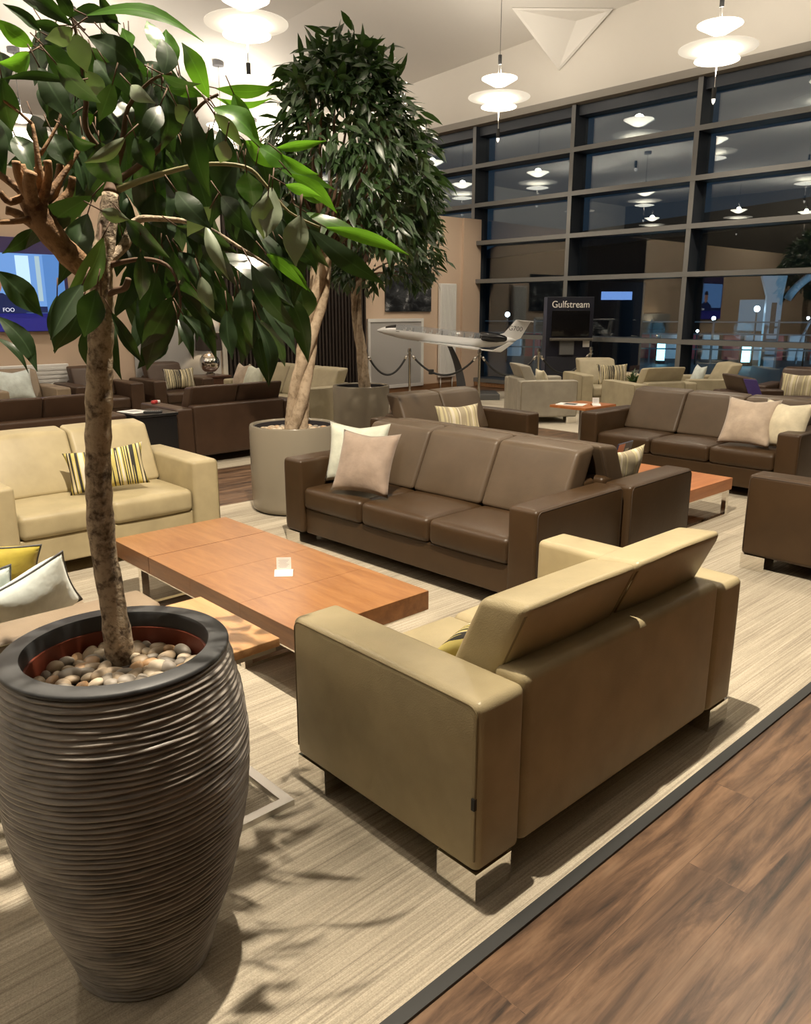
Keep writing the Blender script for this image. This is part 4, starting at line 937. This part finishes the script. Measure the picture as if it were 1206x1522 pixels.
mt_ = pbr('kiosk_lettering', (.85, .83, .78), .5)
text('lettering', 'Gulfstream', .165, mt_, k, (0, -.124, 1.665), (R(90), 0, 0), .004, .92)

# ------------------------------------------------------------------ planters
def pebbles(cx, cy, z, rad, n, size, label, group, keep=None, seed=1):
    rnd = random.Random(seed); protos = []
    for i in range(6):
        bm = bmesh.new(); bmesh.ops.create_icosphere(bm, subdivisions=3 if size > .02 else 2, radius=1)
        ph = [rnd.uniform(0, 6) for _ in range(3)]
        for v in bm.verts:
            c = v.co; v.co = c * (1 + .10 * math.sin(2 * c.x + ph[0]) + .08 * math.sin(3 * c.y + ph[1]))
        me = bpy.data.meshes.new('pebble'); bm.to_mesh(me); bm.free()
        me.polygons.foreach_set('use_smooth', [True] * len(me.polygons)); me.materials.append(PEB[i % 5]); protos.append(me)
    pts = []; tries = 0
    while len(pts) < n and tries < 60000:
        tries += 1
        a, r = rnd.uniform(0, 2 * PI), rad * math.sqrt(rnd.random())
        p = (cx + r * math.cos(a), cy + r * math.sin(a))
        if keep and not keep(p): continue
        md = size * (1.55 if tries < 20000 else 1.25)
        if all((p[0] - q[0]) ** 2 + (p[1] - q[1]) ** 2 > md ** 2 for q in pts): pts.append(p)
    for p in pts:
        s_ = size * rnd.uniform(.78, 1.2)
        o = link('pebble', rnd.choice(protos), None, (p[0], p[1], z + s_ * .35), (rnd.uniform(-.35, .35), rnd.uniform(-.35, .35), rnd.uniform(0, 6.3)), (s_ * rnd.uniform(1.0, 1.3), s_ * rnd.uniform(.72, .95), s_ * rnd.uniform(.55, .75)))
        tag(o, label, 'pebble', group)

P1 = (.655, 1.685)
HP = .85
def ribbed_planter():
    root = empty('planter', (P1[0], P1[1], .006), 0, 'big barrel-shaped ribbed dark planter in the left foreground', 'planter')
    # silhouette radius against height
    key = [(0, .165), (.06, .178), (.15, .208), (.28, .248), (.42, .277), (.55, .289), (.66, .286), (.74, .274), (.80, .259), (.83, .250)]
    def rad(z):
        for (z0, r0), (z1, r1) in zip(key[:-1], key[1:]):
            if z <= z1: 
                t = (z - z0) / (z1 - z0); return r0 + (r1 - r0) * t
        return key[-1][1]
    def srad(z): return sum(rad(min(.83, max(0, z + d))) for d in (-.05, -.025, 0, .025, .05)) / 5 if .05 < z < .78 else rad(z)
    nr, seg, per = 62, 168, 5
    rnd = random.Random(3); ph = [[rnd.uniform(0, 6.28) for _ in range(3)] for _ in range(nr + 1)]
    vs, fs = [], []
    rows = nr * per
    amp = [rnd.uniform(.85, 1.12) for _ in range(nr + 1)]
    for i in range(rows + 1):
        z = .83 * i / rows; ri = i // per; f = (i % per) / per
        groove = max(0., math.sin(PI * f)) ** 1.3
        for k_ in range(seg):
            a = 2 * PI * k_ / seg
            wob = .0016 * math.sin(2 * a + .35 * ri + 1.) + .0010 * math.sin(5 * a + .9 * ri) + .0007 * math.sin(9 * a + ph[min(ri, nr)][0])
            wob *= min(1., i / 10, (rows - i) / 12)
            r = srad(z) - .0105 * (1 - groove * amp[min(ri, nr)]) + .0008 * math.sin(13 * a + ph[min(ri, nr)][1])
            vs.append((r * math.cos(a), r * math.sin(a), z + wob))
    for i in range(rows):
        for k_ in range(seg):
            k2 = (k_ + 1) % seg
            fs.append((i * seg + k_, i * seg + k2, (i + 1) * seg + k2, (i + 1) * seg + k_))
    fs.append(tuple(range(seg - 1, -1, -1)))
    link('ribbed_wall', MB().add(vs, fs).mesh('ribbed_wall', M['ribbed']), root)
    link('rim', MB().lathe([(.243, .828), (.252, .834), (.252, .840), (.248, HP - .006), (.206, HP - .006), (.203, HP - .012), (.203, .785)], 96).mesh('rim', M['rim'], True, 50), root)
    ln = link('liner', MB().lathe([(.203, .805), (.197, .805), (.192, .70), (.0, .70)], 72).mesh('liner', M['terracotta'], True, 50), root)
    ln['label'] = 'terracotta-red inner liner'
    link('soil', MB().lathe([(.0, .755), (.19, .755), (.19, .705), (0, .705)], 48).mesh('soil', M['soil']), root)
ribbed_planter()
TB = (.6805, 1.735)
pebbles(P1[0], P1[1], .764, .176, 140, .0205, 'smooth rounded pebble in the ribbed planter around the mottled trunk', 'pebbles in the ribbed planter', lambda p: (p[0] - .683) ** 2 + (p[1] - 1.735) ** 2 > .042 ** 2)

def round_planter(c, r, h, label):
    root = empty('planter', (c[0], c[1], .006), 0, label, 'planter')
    h -= .006
    link('shell', MB().lathe([(0, .012), (r - .02, .012), (r - .004, .03), (r, .06), (r, h - .012), (r - .006, h), (r - .03, h), (r - .036, h - .008), (r - .036, h - .10)], 80).mesh('shell', M['taupe_gloss'], True, 50), root)
    link('foot_ring', MB().lathe([(0, 0), (r - .03, 0), (r - .03, .012), (0, .012)], 48).mesh('foot_ring', M['matt_black'], True, 50), root)
    link('inside', MB().lathe([(r - .0365, h - .014), (r - .045, h - .014), (r - .045, h - .12), (0, h - .12)], 64).mesh('inside', M['pot_inner'], True, 50), root)
    link('soil', MB().lathe([(0, h - .07), (r - .047, h - .07), (r - .047, h - .115), (0, h - .115)], 40).mesh('soil', M['soil'], True, 40), root)
P2, P3 = (3.655, 5.275), (6.20, 7.48)
round_planter(P2, .355, .70, 'round taupe planter with a twisted pale trunk, left of the brown three-seater')
round_planter(P3, .345, .70, 'round taupe planter further back by the barrier rope')
pebbles(P2[0], P2[1], .632, .29, 130, .024, 'pale pebble in the first round taupe planter', 'pebbles in the first round planter', lambda p: (p[0] - 3.665) ** 2 + (p[1] - 5.27) ** 2 > .12 ** 2, 5)

# ------------------------------------------------------------------ trees
def leaf(mb, b, t, w, n, mi, seg=7, fold=.18, droop=.10, rows=4, bend=0.):
    b, t = Vector(b), Vector(t); ax = t - b; Ln = ax.length; ax = ax / Ln
    n = (n - ax * n.dot(ax)).normalized(); s = ax.cross(n)
    vs, fs = [], []
    cols = (-1, -.5, 0, .5, 1) if rows == 4 else (-1, 0, 1)
    nc_ = len(cols)
    for i in range(seg + 1):
        u = i / seg
        wd = w / 2 * max(0., math.sin(PI * min(1, u ** .86))) ** 1.15 if 0 < u < 1 else .0006
        c = b + ax * (Ln * u) + n * (droop * Ln * (math.sin(PI * u) * .6)) + s * (bend * Ln * math.sin(PI * u))
        for k in cols:
            ab = abs(k)
            if k == 0: mb.rib.add(len(mb.v) + len(vs))
            vs.append(c + s * (wd * k) + n * (fold * wd * ab - .12 * wd * ab * math.sin(u * 11 + k * 2)))
    for i in range(seg):
        for k in range(nc_ - 1):
            fs.append((i * nc_ + k, i * nc_ + k + 1, (i + 1) * nc_ + k + 1, (i + 1) * nc_ + k))
    mb.add(vs, fs, mi)

def wood(name, key, mat, parent, n=10, sub=4, org=None):
    org = parent.location if org is None else org
    pts = WOOD[key]
    P = catmull([Vector(p[:3]) / 1000 for p in pts], sub)
    rad = []
    for i in range(len(pts) - 1):
        for j in range(sub): rad.append((pts[i][3] + (pts[i + 1][3] - pts[i][3]) * j / sub) / 1000)
    rad.append(pts[-1][3] / 1000)
    rn = random.Random(len(key)); rad = [r * rn.uniform(.86, .98) for r in rad]
    return link(name, MB().tube([p - org for p in P], rad, n).mesh(name, mat), parent)

def near_tree():
    base = Vector(WOOD['trunk'][0][:3]) / 1000
    root = empty('indoor_tree', base, 0, 'near fig tree with a mottled trunk and large glossy leaves, growing from the ribbed planter', 'tree')
    tr = wood('trunk', 'trunk', M['bark'], root, 16, 6)
    me = tr.data
    for z_, s_ in ((.12, 1), (.20, -1), (.07, 1), (.30, 1)):
        pass
    st = wood('cut_stump', 'stump', M['stub'], root, 12)
    st['label'] = 'thick pruned limb with cut stubs'
    for k_ in ('k1', 'k2', 'k3', 'k4', 'k5', 'k6', 'k7', 'k8', 'k9', 'k10', 'k11', 'k12', 'k13', 'k14', 'k15'): wood('stub', k_, M['stub'], st, 8, 4, base)
    br = {}
    for k_ in ('b1', 'b2', 'b3', 'b4', 'b5', 'b6', 'b7', 'h1'): br[k_] = wood('branch', k_, M['twig'] if k_ != 'b5' else M['bark'], root, 8)
    br['b4'].data.materials.clear(); br['b4'].data.materials.append(pbr('green_twig', (.22, .20, .09), .6))
    rnd = random.Random(5)
    mb = MB(); camp = Vector((0, 0, 1.6))
    for bx, by, bz, tx, ty, tz, w, tone in LEAVES:
        b = Vector((bx, by, bz)) / 1000; t = Vector((tx, ty, tz)) / 1000
        ax = (t - b).normalized(); v = camp - (b + t) / 2
        up = Vector((0, 0, 1))
        n = (v - ax * v.dot(ax)).normalized()
        ang = rnd.uniform(-.75, .75) if tone != 2 else rnd.uniform(-.3, .3)
        n = Matrix.Rotation(ang, 3, ax) @ n
        W = .92 * w / 1000 / max(.62, math.cos(ang)); bend = rnd.uniform(-.10, .10)
        if tone == 2: n = -n
        mi = {0: 0, 1: 1, 2: 2, 3: 3, 4: 0}[tone]
        leaf(mb, b - base, t - base, W, n, mi, seg=9, fold=rnd.uniform(-.1, .5), droop=rnd.uniform(.0, .26) * (1 if tone != 2 else -1), bend=bend)
        # petiole
        pet = b - ax * .03 + Vector((0, 0, .008))
        mb.tube([pet - base, b - base + ax * .004], .0014, 5, 4)
    link('foliage', mb.mesh('foliage', [M['leaf'], M['leaf_backlit'], M['leaf_pale'], M['leaf_lime'], M['twig']]), root)
near_tree()

def fig_tree(c, label, stems, zs, crown, n_cl, per, ll, seed, r_helix, r_stem):
    """braided stems under a drooping crown; stems: centre line (side offset, z)"""
    rnd = random.Random(seed)
    root = empty('indoor_tree', (c[0], c[1], zs), 0, label, 'tree')
    side = Vector((.733, -.680, 0)); fw = Vector((.680, .733, 0))
    line = catmull([side * a + Vector((0, 0, z - zs)) for a, z in stems], 6)
    for k in range(3):
        pts, rr = [], []
        for i, p in enumerate(line):
            u = i / (len(line) - 1); a = 2 * PI * k / 3 + u * 5.5
            rh = r_helix * (1 - .25 * math.sin(PI * u))
            pts.append(p + side * rh * math.cos(a) + fw * rh * math.sin(a)); rr.append(r_stem * (1.12 - .35 * u) * rnd.uniform(.95, 1.06))
        link('stem', MB().tube(pts, rr, 12).mesh('stem', M['bark_pale']), root)
    top = line[-1]
    cx, cz, rx, rz = crown
    cc = side * cx + Vector((0, 0, cz - zs))
    mb = MB(); ends = []
    for i in range(n_cl):
        while True:
            d = Vector((rnd.gauss(0, 1), rnd.gauss(0, 1), rnd.gauss(.15, 1))).normalized()
            if d.z > -.75: break
        rr_ = rnd.uniform(.45, 1.) ** .45
        tp = 1 - .38 * max(0., d.z * rr_)
        p = cc + Vector((d.x * rx * tp, d.y * rx * tp, d.z * rz)) * rr_
        if d.z > .75: p.z += rnd.uniform(0, .10)
        ends.append(p)
        out = Vector((d.x, d.y, .25 * d.z)); hang = -.9 if d.z < .5 else -.35
        for j in range(per):
            v = (out * .8 + Vector((0, 0, hang)) + Vector((rnd.gauss(0, .5), rnd.gauss(0, .5), rnd.gauss(0, .45)))).normalized()
            b = p + Vector((rnd.uniform(-.07, .07), rnd.uniform(-.07, .07), rnd.uniform(-.07, .07)))
            L_ = ll * rnd.uniform(.7, 1.2)
            nn = Vector((rnd.gauss(0, .6), rnd.gauss(0, .6), .8)) + out * .6
            leaf(mb, b, b + v * L_, L_ * rnd.uniform(.24, .34), nn, 0, 4, .2, .12, 2)
    link('foliage', mb.mesh('foliage', [M['leaf_small']]), root)
    rnd.shuffle(ends)
    for e in ends[:26]:
        m1 = top.lerp(e, .45) + Vector((rnd.uniform(-.08, .08), rnd.uniform(-.08, .08), .08))
        P = catmull([top - Vector((0, 0, .05)), m1, e], 4)
        link('branch', MB().tube(P, [.018 - .015 * i / (len(P) - 1) for i in range(len(P))], 6).mesh('branch', M['twig']), root)
fig_tree(P2, 'tall fig tree on twisted pale stems in the first round taupe planter', [(0, .625), (.05, .85), (.075, 1.06), (.125, 1.28), (.19, 1.54), (.235, 1.75), (.28, 2.02)], .625, (.46, 2.66, .70, .80), 290, 10, .165, 21, .055, .046)
fig_tree(P3, 'fig tree on twisted stems in the round planter by the barrier rope', [(.04, .625), (.03, .9), (.0, 1.15), (-.03, 1.45), (-.05, 1.70), (-.02, 1.95)], .625, (.22, 2.45, .80, .82), 260, 8, .17, 33, .042, .036)

# small plant on the cube table
pl = empty('potted_plant', (10.66, 6.43, .45), 0, 'small green potted plant on the cube table between the beige armchairs', 'plant')
link('pot', MB().lathe([(0, 0), (.06, 0), (.075, .09), (.068, .09), (.06, .07), (0, .07)], 24).mesh('pot', M['rim'], True, 40), pl)
mb = MB(); rnd = random.Random(9)
for i in range(70):
    a = rnd.uniform(0, 2 * PI); e = rnd.uniform(.2, 1.3)
    d = Vector((math.cos(a) * math.cos(e), math.sin(a) * math.cos(e), math.sin(e)))
    b = Vector((rnd.uniform(-.04, .04), rnd.uniform(-.04, .04), .075)) + d * rnd.uniform(0, .10)
    leaf(mb, b, b + d * rnd.uniform(.09, .16) - Vector((0, 0, .02)), .03, Vector((0, 0, 1)) + d * .2, 0, 4, .2, .1, 2)
link('foliage', mb.mesh('foliage', M['leaf_small']), pl)
# ------------------------------------------------------------------ pendant lamps
glow = pbr('lit_opal_disc', (.9, .88, .82), .4, emit=(1., .90, .74), es=3.2)
def plate_mat():
    m, t, b, o = nt('frosted_plate')
    b.inputs['Base Color'].default_value = (.86, .84, .79, 1); b.inputs['Roughness'].default_value = .5
    b.inputs['Emission Color'].default_value = (1, .91, .76, 1); b.inputs['Emission Strength'].default_value = .42
    tr = t.nodes.new('ShaderNodeBsdfTransparent'); mx = t.nodes.new('ShaderNodeMixShader'); mx.inputs[0].default_value = .62
    t.links.new(tr.outputs[0], mx.inputs[1]); t.links.new(b.outputs[0], mx.inputs[2]); t.links.new(mx.outputs[0], o.inputs[0])
    return m
plate_m = plate_mat()
rod_m = pbr('lit_steel_rod', (.8, .78, .74), .3, .6)
WARM = (1., .87, .69)
def make_lights(root, down, upw):
    for nm, z, e, s_ in (('lamp_light', -.165, down, .035), ('lamp_uplight', .37, upw, .07)):
        L = bpy.data.lights.new(nm, 'SPOT' if nm == 'lamp_light' else 'POINT'); L.energy = e
        if nm == 'lamp_light': L.spot_size = R(138); L.spot_blend = .55
        L.color = WARM if nm == 'lamp_light' else (1., .91, .78); L.shadow_soft_size = s_
        o = bpy.data.objects.new(nm, L); COL.objects.link(o); o.location = (0, 0, z); o.parent = root
def pendant(x, y, z, label, k=1., down=None, upw=None):
    down = DOWN if down is None else down; upw = UP if upw is None else upw
    root = empty('pendant_lamp', (x, y, z), 0, label, 'pendant lamp', 'glass disc pendant lamps')
    top = ceil_z(y, x) - z
    r1, r2 = .55 * k, .315 * k
    C = lambda key, fn: cached(('pend', key, k), fn)
    link('main_disc', C('m', lambda: MB().lathe([(.001, .0), (r1 * .6, .018), (r1, .05), (r1, .058), (r1 * .6, .028), (.001, .012)], 64).mesh('main_disc', plate_m, True, 50)), root)
    link('glowing_core', C('g', lambda: MB().lathe([(.001, .028), (r2 * .85, .034), (r2 * 1.0, .05), (r2 * .8, .075), (.001, .11)], 48).mesh('glowing_core', glow, True, 50)), root)
    link('upper_disc', C('u', lambda: MB().lathe([(.001, .20), (r2 * .35, .225), (r2, .33), (r2, .338), (r2 * .4, .245), (.001, .215)], 56).mesh('upper_disc', glow, True, 50)), root)
    link('lower_disc', C('l', lambda: MB().lathe([(.001, -.125), (r2 * .6, -.12), (r2, -.095), (r2, -.085), (r2 * .6, -.06), (.001, -.05)], 56).mesh('lower_disc', glow, True, 50)), root)
    link('stem_rod', C('r', lambda: MB().tube([(0, 0, -.13), (0, 0, -.42)], .006).mesh('stem_rod', rod_m)), root)
    link('counterweight', C('w', lambda: MB().lathe([(0, -.56), (.028, -.56), (.03, -.42), (0, -.42)], 16).mesh('counterweight', M['matt_black'], True, 40)), root)
    link('tip', C('t', lambda: MB().lathe([(.001, -.63), (.02, -.60), (.026, -.56), (.001, -.56)], 16).mesh('tip', pbr('lit_tip', (.9, .9, .9), .3, emit=(1, .92, .8), es=1.5), True, 40)), root)
    for sx in (-1, 1): link('wire', C('s%d' % sx, lambda: MB().tube([(sx * .05, 0, .235), (sx * .02, 0, .56)], .006).mesh('wire', rod_m)), root)
    link('clip', C('c', lambda: MB().lathe([(0, .54), (.03, .54), (.03, .68), (0, .68)], 16).mesh('clip', M['matt_black'], True, 40)), root)
    link('cord', MB().tube([(0, 0, .68), (0, 0, top - .06)], .005, 6).mesh('cord', M['matt_black']), root)
    link('canopy', MB().lathe([(0, top - .09), (.12, top - .09), (.12, top + .01), (0, top + .01)], 32).mesh('canopy', pbr('canopy_grey', (.10, .10, .11), .4), True, 40), root)
    make_lights(root, down, upw)
PEND = [(10.78, 9.36, 4.9, 'pendant lamp hanging before the left part of the glazing'),
        (10.99, 5.73, 4.9, 'pendant lamp hanging before the right part of the glazing, upper right of the photo'),
        (6.41, 10.00, 5.2, 'pendant lamp at the top of the photo above the twisted fig tree'),
        (6.25, 15.4, 5.1, 'pendant lamp glimpsed through the near tree leaves, beyond the low partition'),
        (6.25, 18.4, 5.1, 'pendant lamp further beyond the partition, seen at far left between twigs')]
EXTRA = [(1.44, 1.66, 5.2), (6.35, 5.9, 5.2), (6.35, 1.9, 5.2), (.7, 6.1, 5.2), (.7, 10.0, 5.2), (12.0, 2.2, 5.2), (.4, 15.4, 5.1), (9.7, 16.3, 5.1),
         (-5.2, 2.2, 5.2), (-5.2, 6.1, 5.2), (-5.4, 10, 5.2), (-6.8, 15.5, 5.1), (-6.9, 19.4, 5.1), (-.4, 18.6, 5.1), (-9.4, 13.9, 5.1), (11.9, 18.5, 5.0)]
for x, y, z, lab in PEND: pendant(x, y, z, lab, .92 if x > 10 else 1., upw=UP * (.35 if x > 10 else 1.))
for x, y, z in EXTRA:
    k_ = KEY if (x, y) == (1.44, 1.66) else (.35 if x < -3 else 1.)  # key pendant run far brighter, rear lamps dimmed, to shape the light
    pendant(x, y, z, 'pendant lamp filling out the lounge grid, mostly out of view, some mirrored in the glazing', down=DOWN * k_, upw=UP * (1.5 if y > 8 or x < 0 else 1.))

# ------------------------------------------------------------------ outside at night
w = bpy.data.worlds.new('night'); S.world = w; w.use_nodes = True
bg = w.node_tree.nodes['Background']; bg.inputs[0].default_value = (.012, .026, .042, 1); bg.inputs[1].default_value = 1.
struct('ground_outside', MB().box(WX + .4, 140, -70, 90, -.5, -.3), pbr('apron_asphalt', (.05, .06, .07), .6))
def box_thing(name, label, cat, x0, x1, y0, y1, z0, z1, mat, group=None, bevel=.02):
    o = link(name, MB().add(*rbox(x0, x1, y0, y1, z0, z1, r=bevel, n=2)).mesh(name, mat), None)
    tag(o, label, cat, group); return o
bred, bwhite = pbr('barrier_red', (.45, .05, .06), .5, emit=(.20, .02, .03), es=.0), pbr('barrier_white', (.75, .78, .8), .5)
a0, a1 = Vector((26.3, 21.6)), Vector((32.0, 11.6))
for i in range(16):
    p = a0.lerp(a1, i / 15); d = (a1 - a0).normalized(); an = math.atan2(d.y, d.x)
    rt = empty('road_barrier', (p.x, p.y, -.3), an, ('red' if i % 2 else 'white') + ' plastic road barrier standing outside in a row beyond the glazing', 'road barrier', 'red and white road barriers outside')
    mt2 = bred if i % 2 else bwhite
    link('block', MB().add(*rbox(-.31, .31, -.22, .22, 0, .95, r=.08, n=3, warp=lambda q: Vector((q.x, q.y * (1.25 - .5 * q.z), q.z)))).mesh('block', mt2), rt)
    link('foot_rail', MB().box(-.30, .30, -.3, .3, 0, .1).mesh('foot_rail', mt2, False), rt)
# white arched structure
ar = empty('arched_canopy', (27.6, 11.2, -.3), R(-58), 'white arched steel canopy standing outside on the right', 'canopy')
aw = pbr('canopy_white', (.52, .58, .62), .5)
link('pillar', MB().box(-.24, .24, -.2, .2, 0, 2.75).add([(-.24, -.2, 2.3), (.24, -.2, 2.3), (.24, .2, 2.3), (-.24, .2, 2.3), (-.46, -.22, 2.95), (.30, -.22, 2.95), (.30, .22, 2.95), (-.46, .22, 2.95)], [(0, 3, 2, 1), (4, 5, 6, 7), (0, 1, 5, 4), (1, 2, 6, 5), (2, 3, 7, 6), (3, 0, 4, 7)]).mesh('pillar', aw, False), ar, (-.38, 0, 0))
link('pillar_slot', MB().box(-.08, .08, -.205, -.2005, 1.1, 2.1).mesh('pillar_slot', M['matt_black'], False), ar, (-.38, 0, 0))
def arc(cx, r, rz_, a0_, a1_, n_=16): return [(cx - r * math.cos(R(a0_ + (a1_ - a0_) * i / n_)), 0, rz_ * math.sin(R(a0_ + (a1_ - a0_) * i / n_))) for i in range(n_ + 1)]
link('main_arch', MB().tube([(x_, y_, 1.6 + z_) for x_, y_, z_ in arc(2.0, 2.1, 1.75, 20, 150)], .13, 8).mesh('main_arch', aw), ar)
for dx, k_ in ((.25, .8), (.6, .62), (1.0, .45)):
    link('hoop', MB().tube([(x_ + dx, y_, .1 + z_) for x_, y_, z_ in arc(1.9, 1.75 * (.7 + k_ * .3), 3.0 * k_, 0, 130)], .04, 6).mesh('hoop', aw), ar)
# lit bollards, lamp posts, rail fence, dark hangar
coldm = pbr('cold_light', (.1, .1, .1), .4, emit=(.35, .85, 1.), es=5.)
for x, y, lab in ((26.1, 14.75, 'lit blue-white bollard outside, left one'), (27.37, 12.25, 'lit blue-white bollard outside, right one near the arched canopy')):
    b_ = empty('light_bollard', (x, y, -.3), 0, lab, 'bollard light')
    link('light_tube', MB().lathe([(0, .12), (.14, .12), (.14, .78), (0, .78)], 16).mesh('light_tube', coldm, True, 40), b_)
    link('foot', MB().lathe([(0, 0), (.16, 0), (.16, .12), (0, .12)], 16).mesh('foot', M['matt_black'], True, 40), b_)
    L = bpy.data.lights.new('bollard_glow', 'POINT'); L.energy = 22; L.color = (.35, .75, 1.); L.shadow_soft_size = .3
    o = bpy.data.objects.new('bollard_glow', L); COL.objects.link(o); o.location = (-.5, 0, 1.2); o.parent = b_
spotm = pbr('street_light_glow', (.1, .1, .1), .4, emit=(.75, .9, 1.), es=14.)
for x, y, z, rr_, lab in ((23.0, 19.28, 1.40, .09, 'street lamp outside behind the jet tail'), (27.4, 12.05, 1.6, .10, 'street lamp outside beside the canopy pillar'), (26.9, 13.3, 1.28, .07, 'street lamp outside between the bollards'),
                     (24.6, 17.2, .95, .05, 'low lamp outside right of the kiosk'), (26.6, 13.7, .85, .05, 'low lamp outside left of the canopy'), (28.3, 10.7, 1.3, .05, 'low lamp outside under the canopy hoops')):
    s_ = empty('lamp_post', (x, y, -.3), 0, lab, 'lamp post')
    link('post', MB().tube([(0, 0, 0), (0, 0, z + .3 - rr_)], .03).mesh('post', M['matt_black']), s_)
    link('lantern', MB().lathe([(max(.001, rr_ * math.sin(PI * i / 10)), z + .3 - rr_ * math.cos(PI * i / 10)) for i in range(11)], 14).mesh('lantern', spotm), s_)
f = empty('rail_fence', (26.5, 12.0, -.3), math.atan2(a1.y - a0.y, a1.x - a0.x), 'pale steel rail fence outside across the glazing', 'fence')
steel = pbr('fence_steel', (.16, .19, .21), .5)
for z in (.55, 1.05, 1.45): link('rail', MB().box(-13, 9, -.02, .02, z, z + .045).mesh('rail', steel, False), f)
for i in range(12): link('post', MB().box(-13 + 2 * i, -12.94 + 2 * i, -.03, .03, 0, 1.55).mesh('post', steel, False), f)
hg = empty('hangar', (70, 30, -.3), R(-20), 'dark hangar building far outside', 'building')
link('wall', MB().box(-5, 5, -45, 45, 0, 8).mesh('wall', pbr('hangar_dark', (.03, .035, .04), .8), False), hg)
link('roof', MB().add([(-6, -46, 8), (6, -46, 8), (6, 46, 8), (-6, 46, 8), (0, -46, 10.5), (0, 46, 10.5)], [(0, 1, 4), (3, 5, 2), (0, 4, 5, 3), (1, 2, 5, 4), (0, 3, 2, 1)]).mesh('roof', pbr('hangar_roof', (.02, .022, .026), .8), False), hg)
for y in (-25, -5, 18): link('lit_doorway', MB().box(-5.06, -5, y, y + 3, .2, 2.6).mesh('lit_doorway', pbr('hangar_lit', (.05, .05, .05), .5, emit=(.10, .20, .28), es=.8), False), hg)
cb = empty('reflection_cabin', (18.2, 11.82, -.3), math.atan2(-.680, .733) + R(6), 'dark added cabin, its blue strip standing for a mirrored screen, right of the kiosk', 'cabin')  # cabin added to imitate a dark board mirrored in the glass
link('reflection_cabin_wall', MB().add(*rbox(-.75, .75, -.4, .4, 0, 2.55, r=.02, n=2)).mesh('reflection_cabin_wall', pbr('reflection_cabin_navy', (.006, .008, .018), .6), True, 30), cb)
link('reflection_strip', MB().box(-.40, .40, -.42, -.4005, 2.12, 2.32).mesh('reflection_strip', pbr('cabin_reflection', (.05, .05, .05), .5, emit=(.22, .38, .80), es=1.3), False), cb)  # reflected screen glow drawn as an added emissive strip
# added cold fill light out of view, brightens the barriers outside
L = bpy.data.lights.new('apron_fill', 'SPOT'); L.energy = 16000; L.color = (.45, .75, 1.); L.shadow_soft_size = .5; L.spot_size = R(50); L.spot_blend = .4
o = bpy.data.objects.new('apron_fill', L); COL.objects.link(o); o.location = (21, -14, 10); o.rotation_euler = (Vector((30.5, 14, 0)) - o.location).to_track_quat('-Z', 'Y').to_euler()

for o in [o for o in COL.objects if o.type == 'FONT']:      # lettering becomes plain mesh
    me = bpy.data.meshes.new_from_object(o); mo = link('x', me, o.parent, o.location, o.rotation_euler, o.scale)
    nm = o.name.split('.')[0]; bpy.data.objects.remove(o); mo.name = nm
# ------------------------------------------------------------------ render look
v = S.view_settings
S.display_settings.display_device = 'sRGB'
v.view_transform = 'Standard'; v.look = 'None'; v.exposure = EXPO; v.gamma = 1.; v.use_curve_mapping = False
cy = S.cycles
cy.use_denoising = True
cy.max_bounces = 7; cy.diffuse_bounces = 4; cy.glossy_bounces = 4; cy.transmission_bounces = 6; cy.transparent_max_bounces = 12
cy.sample_clamp_indirect = 6.; cy.caustics_reflective = False; cy.caustics_refractive = False
cy.use_adaptive_sampling = True; cy.adaptive_threshold = .02
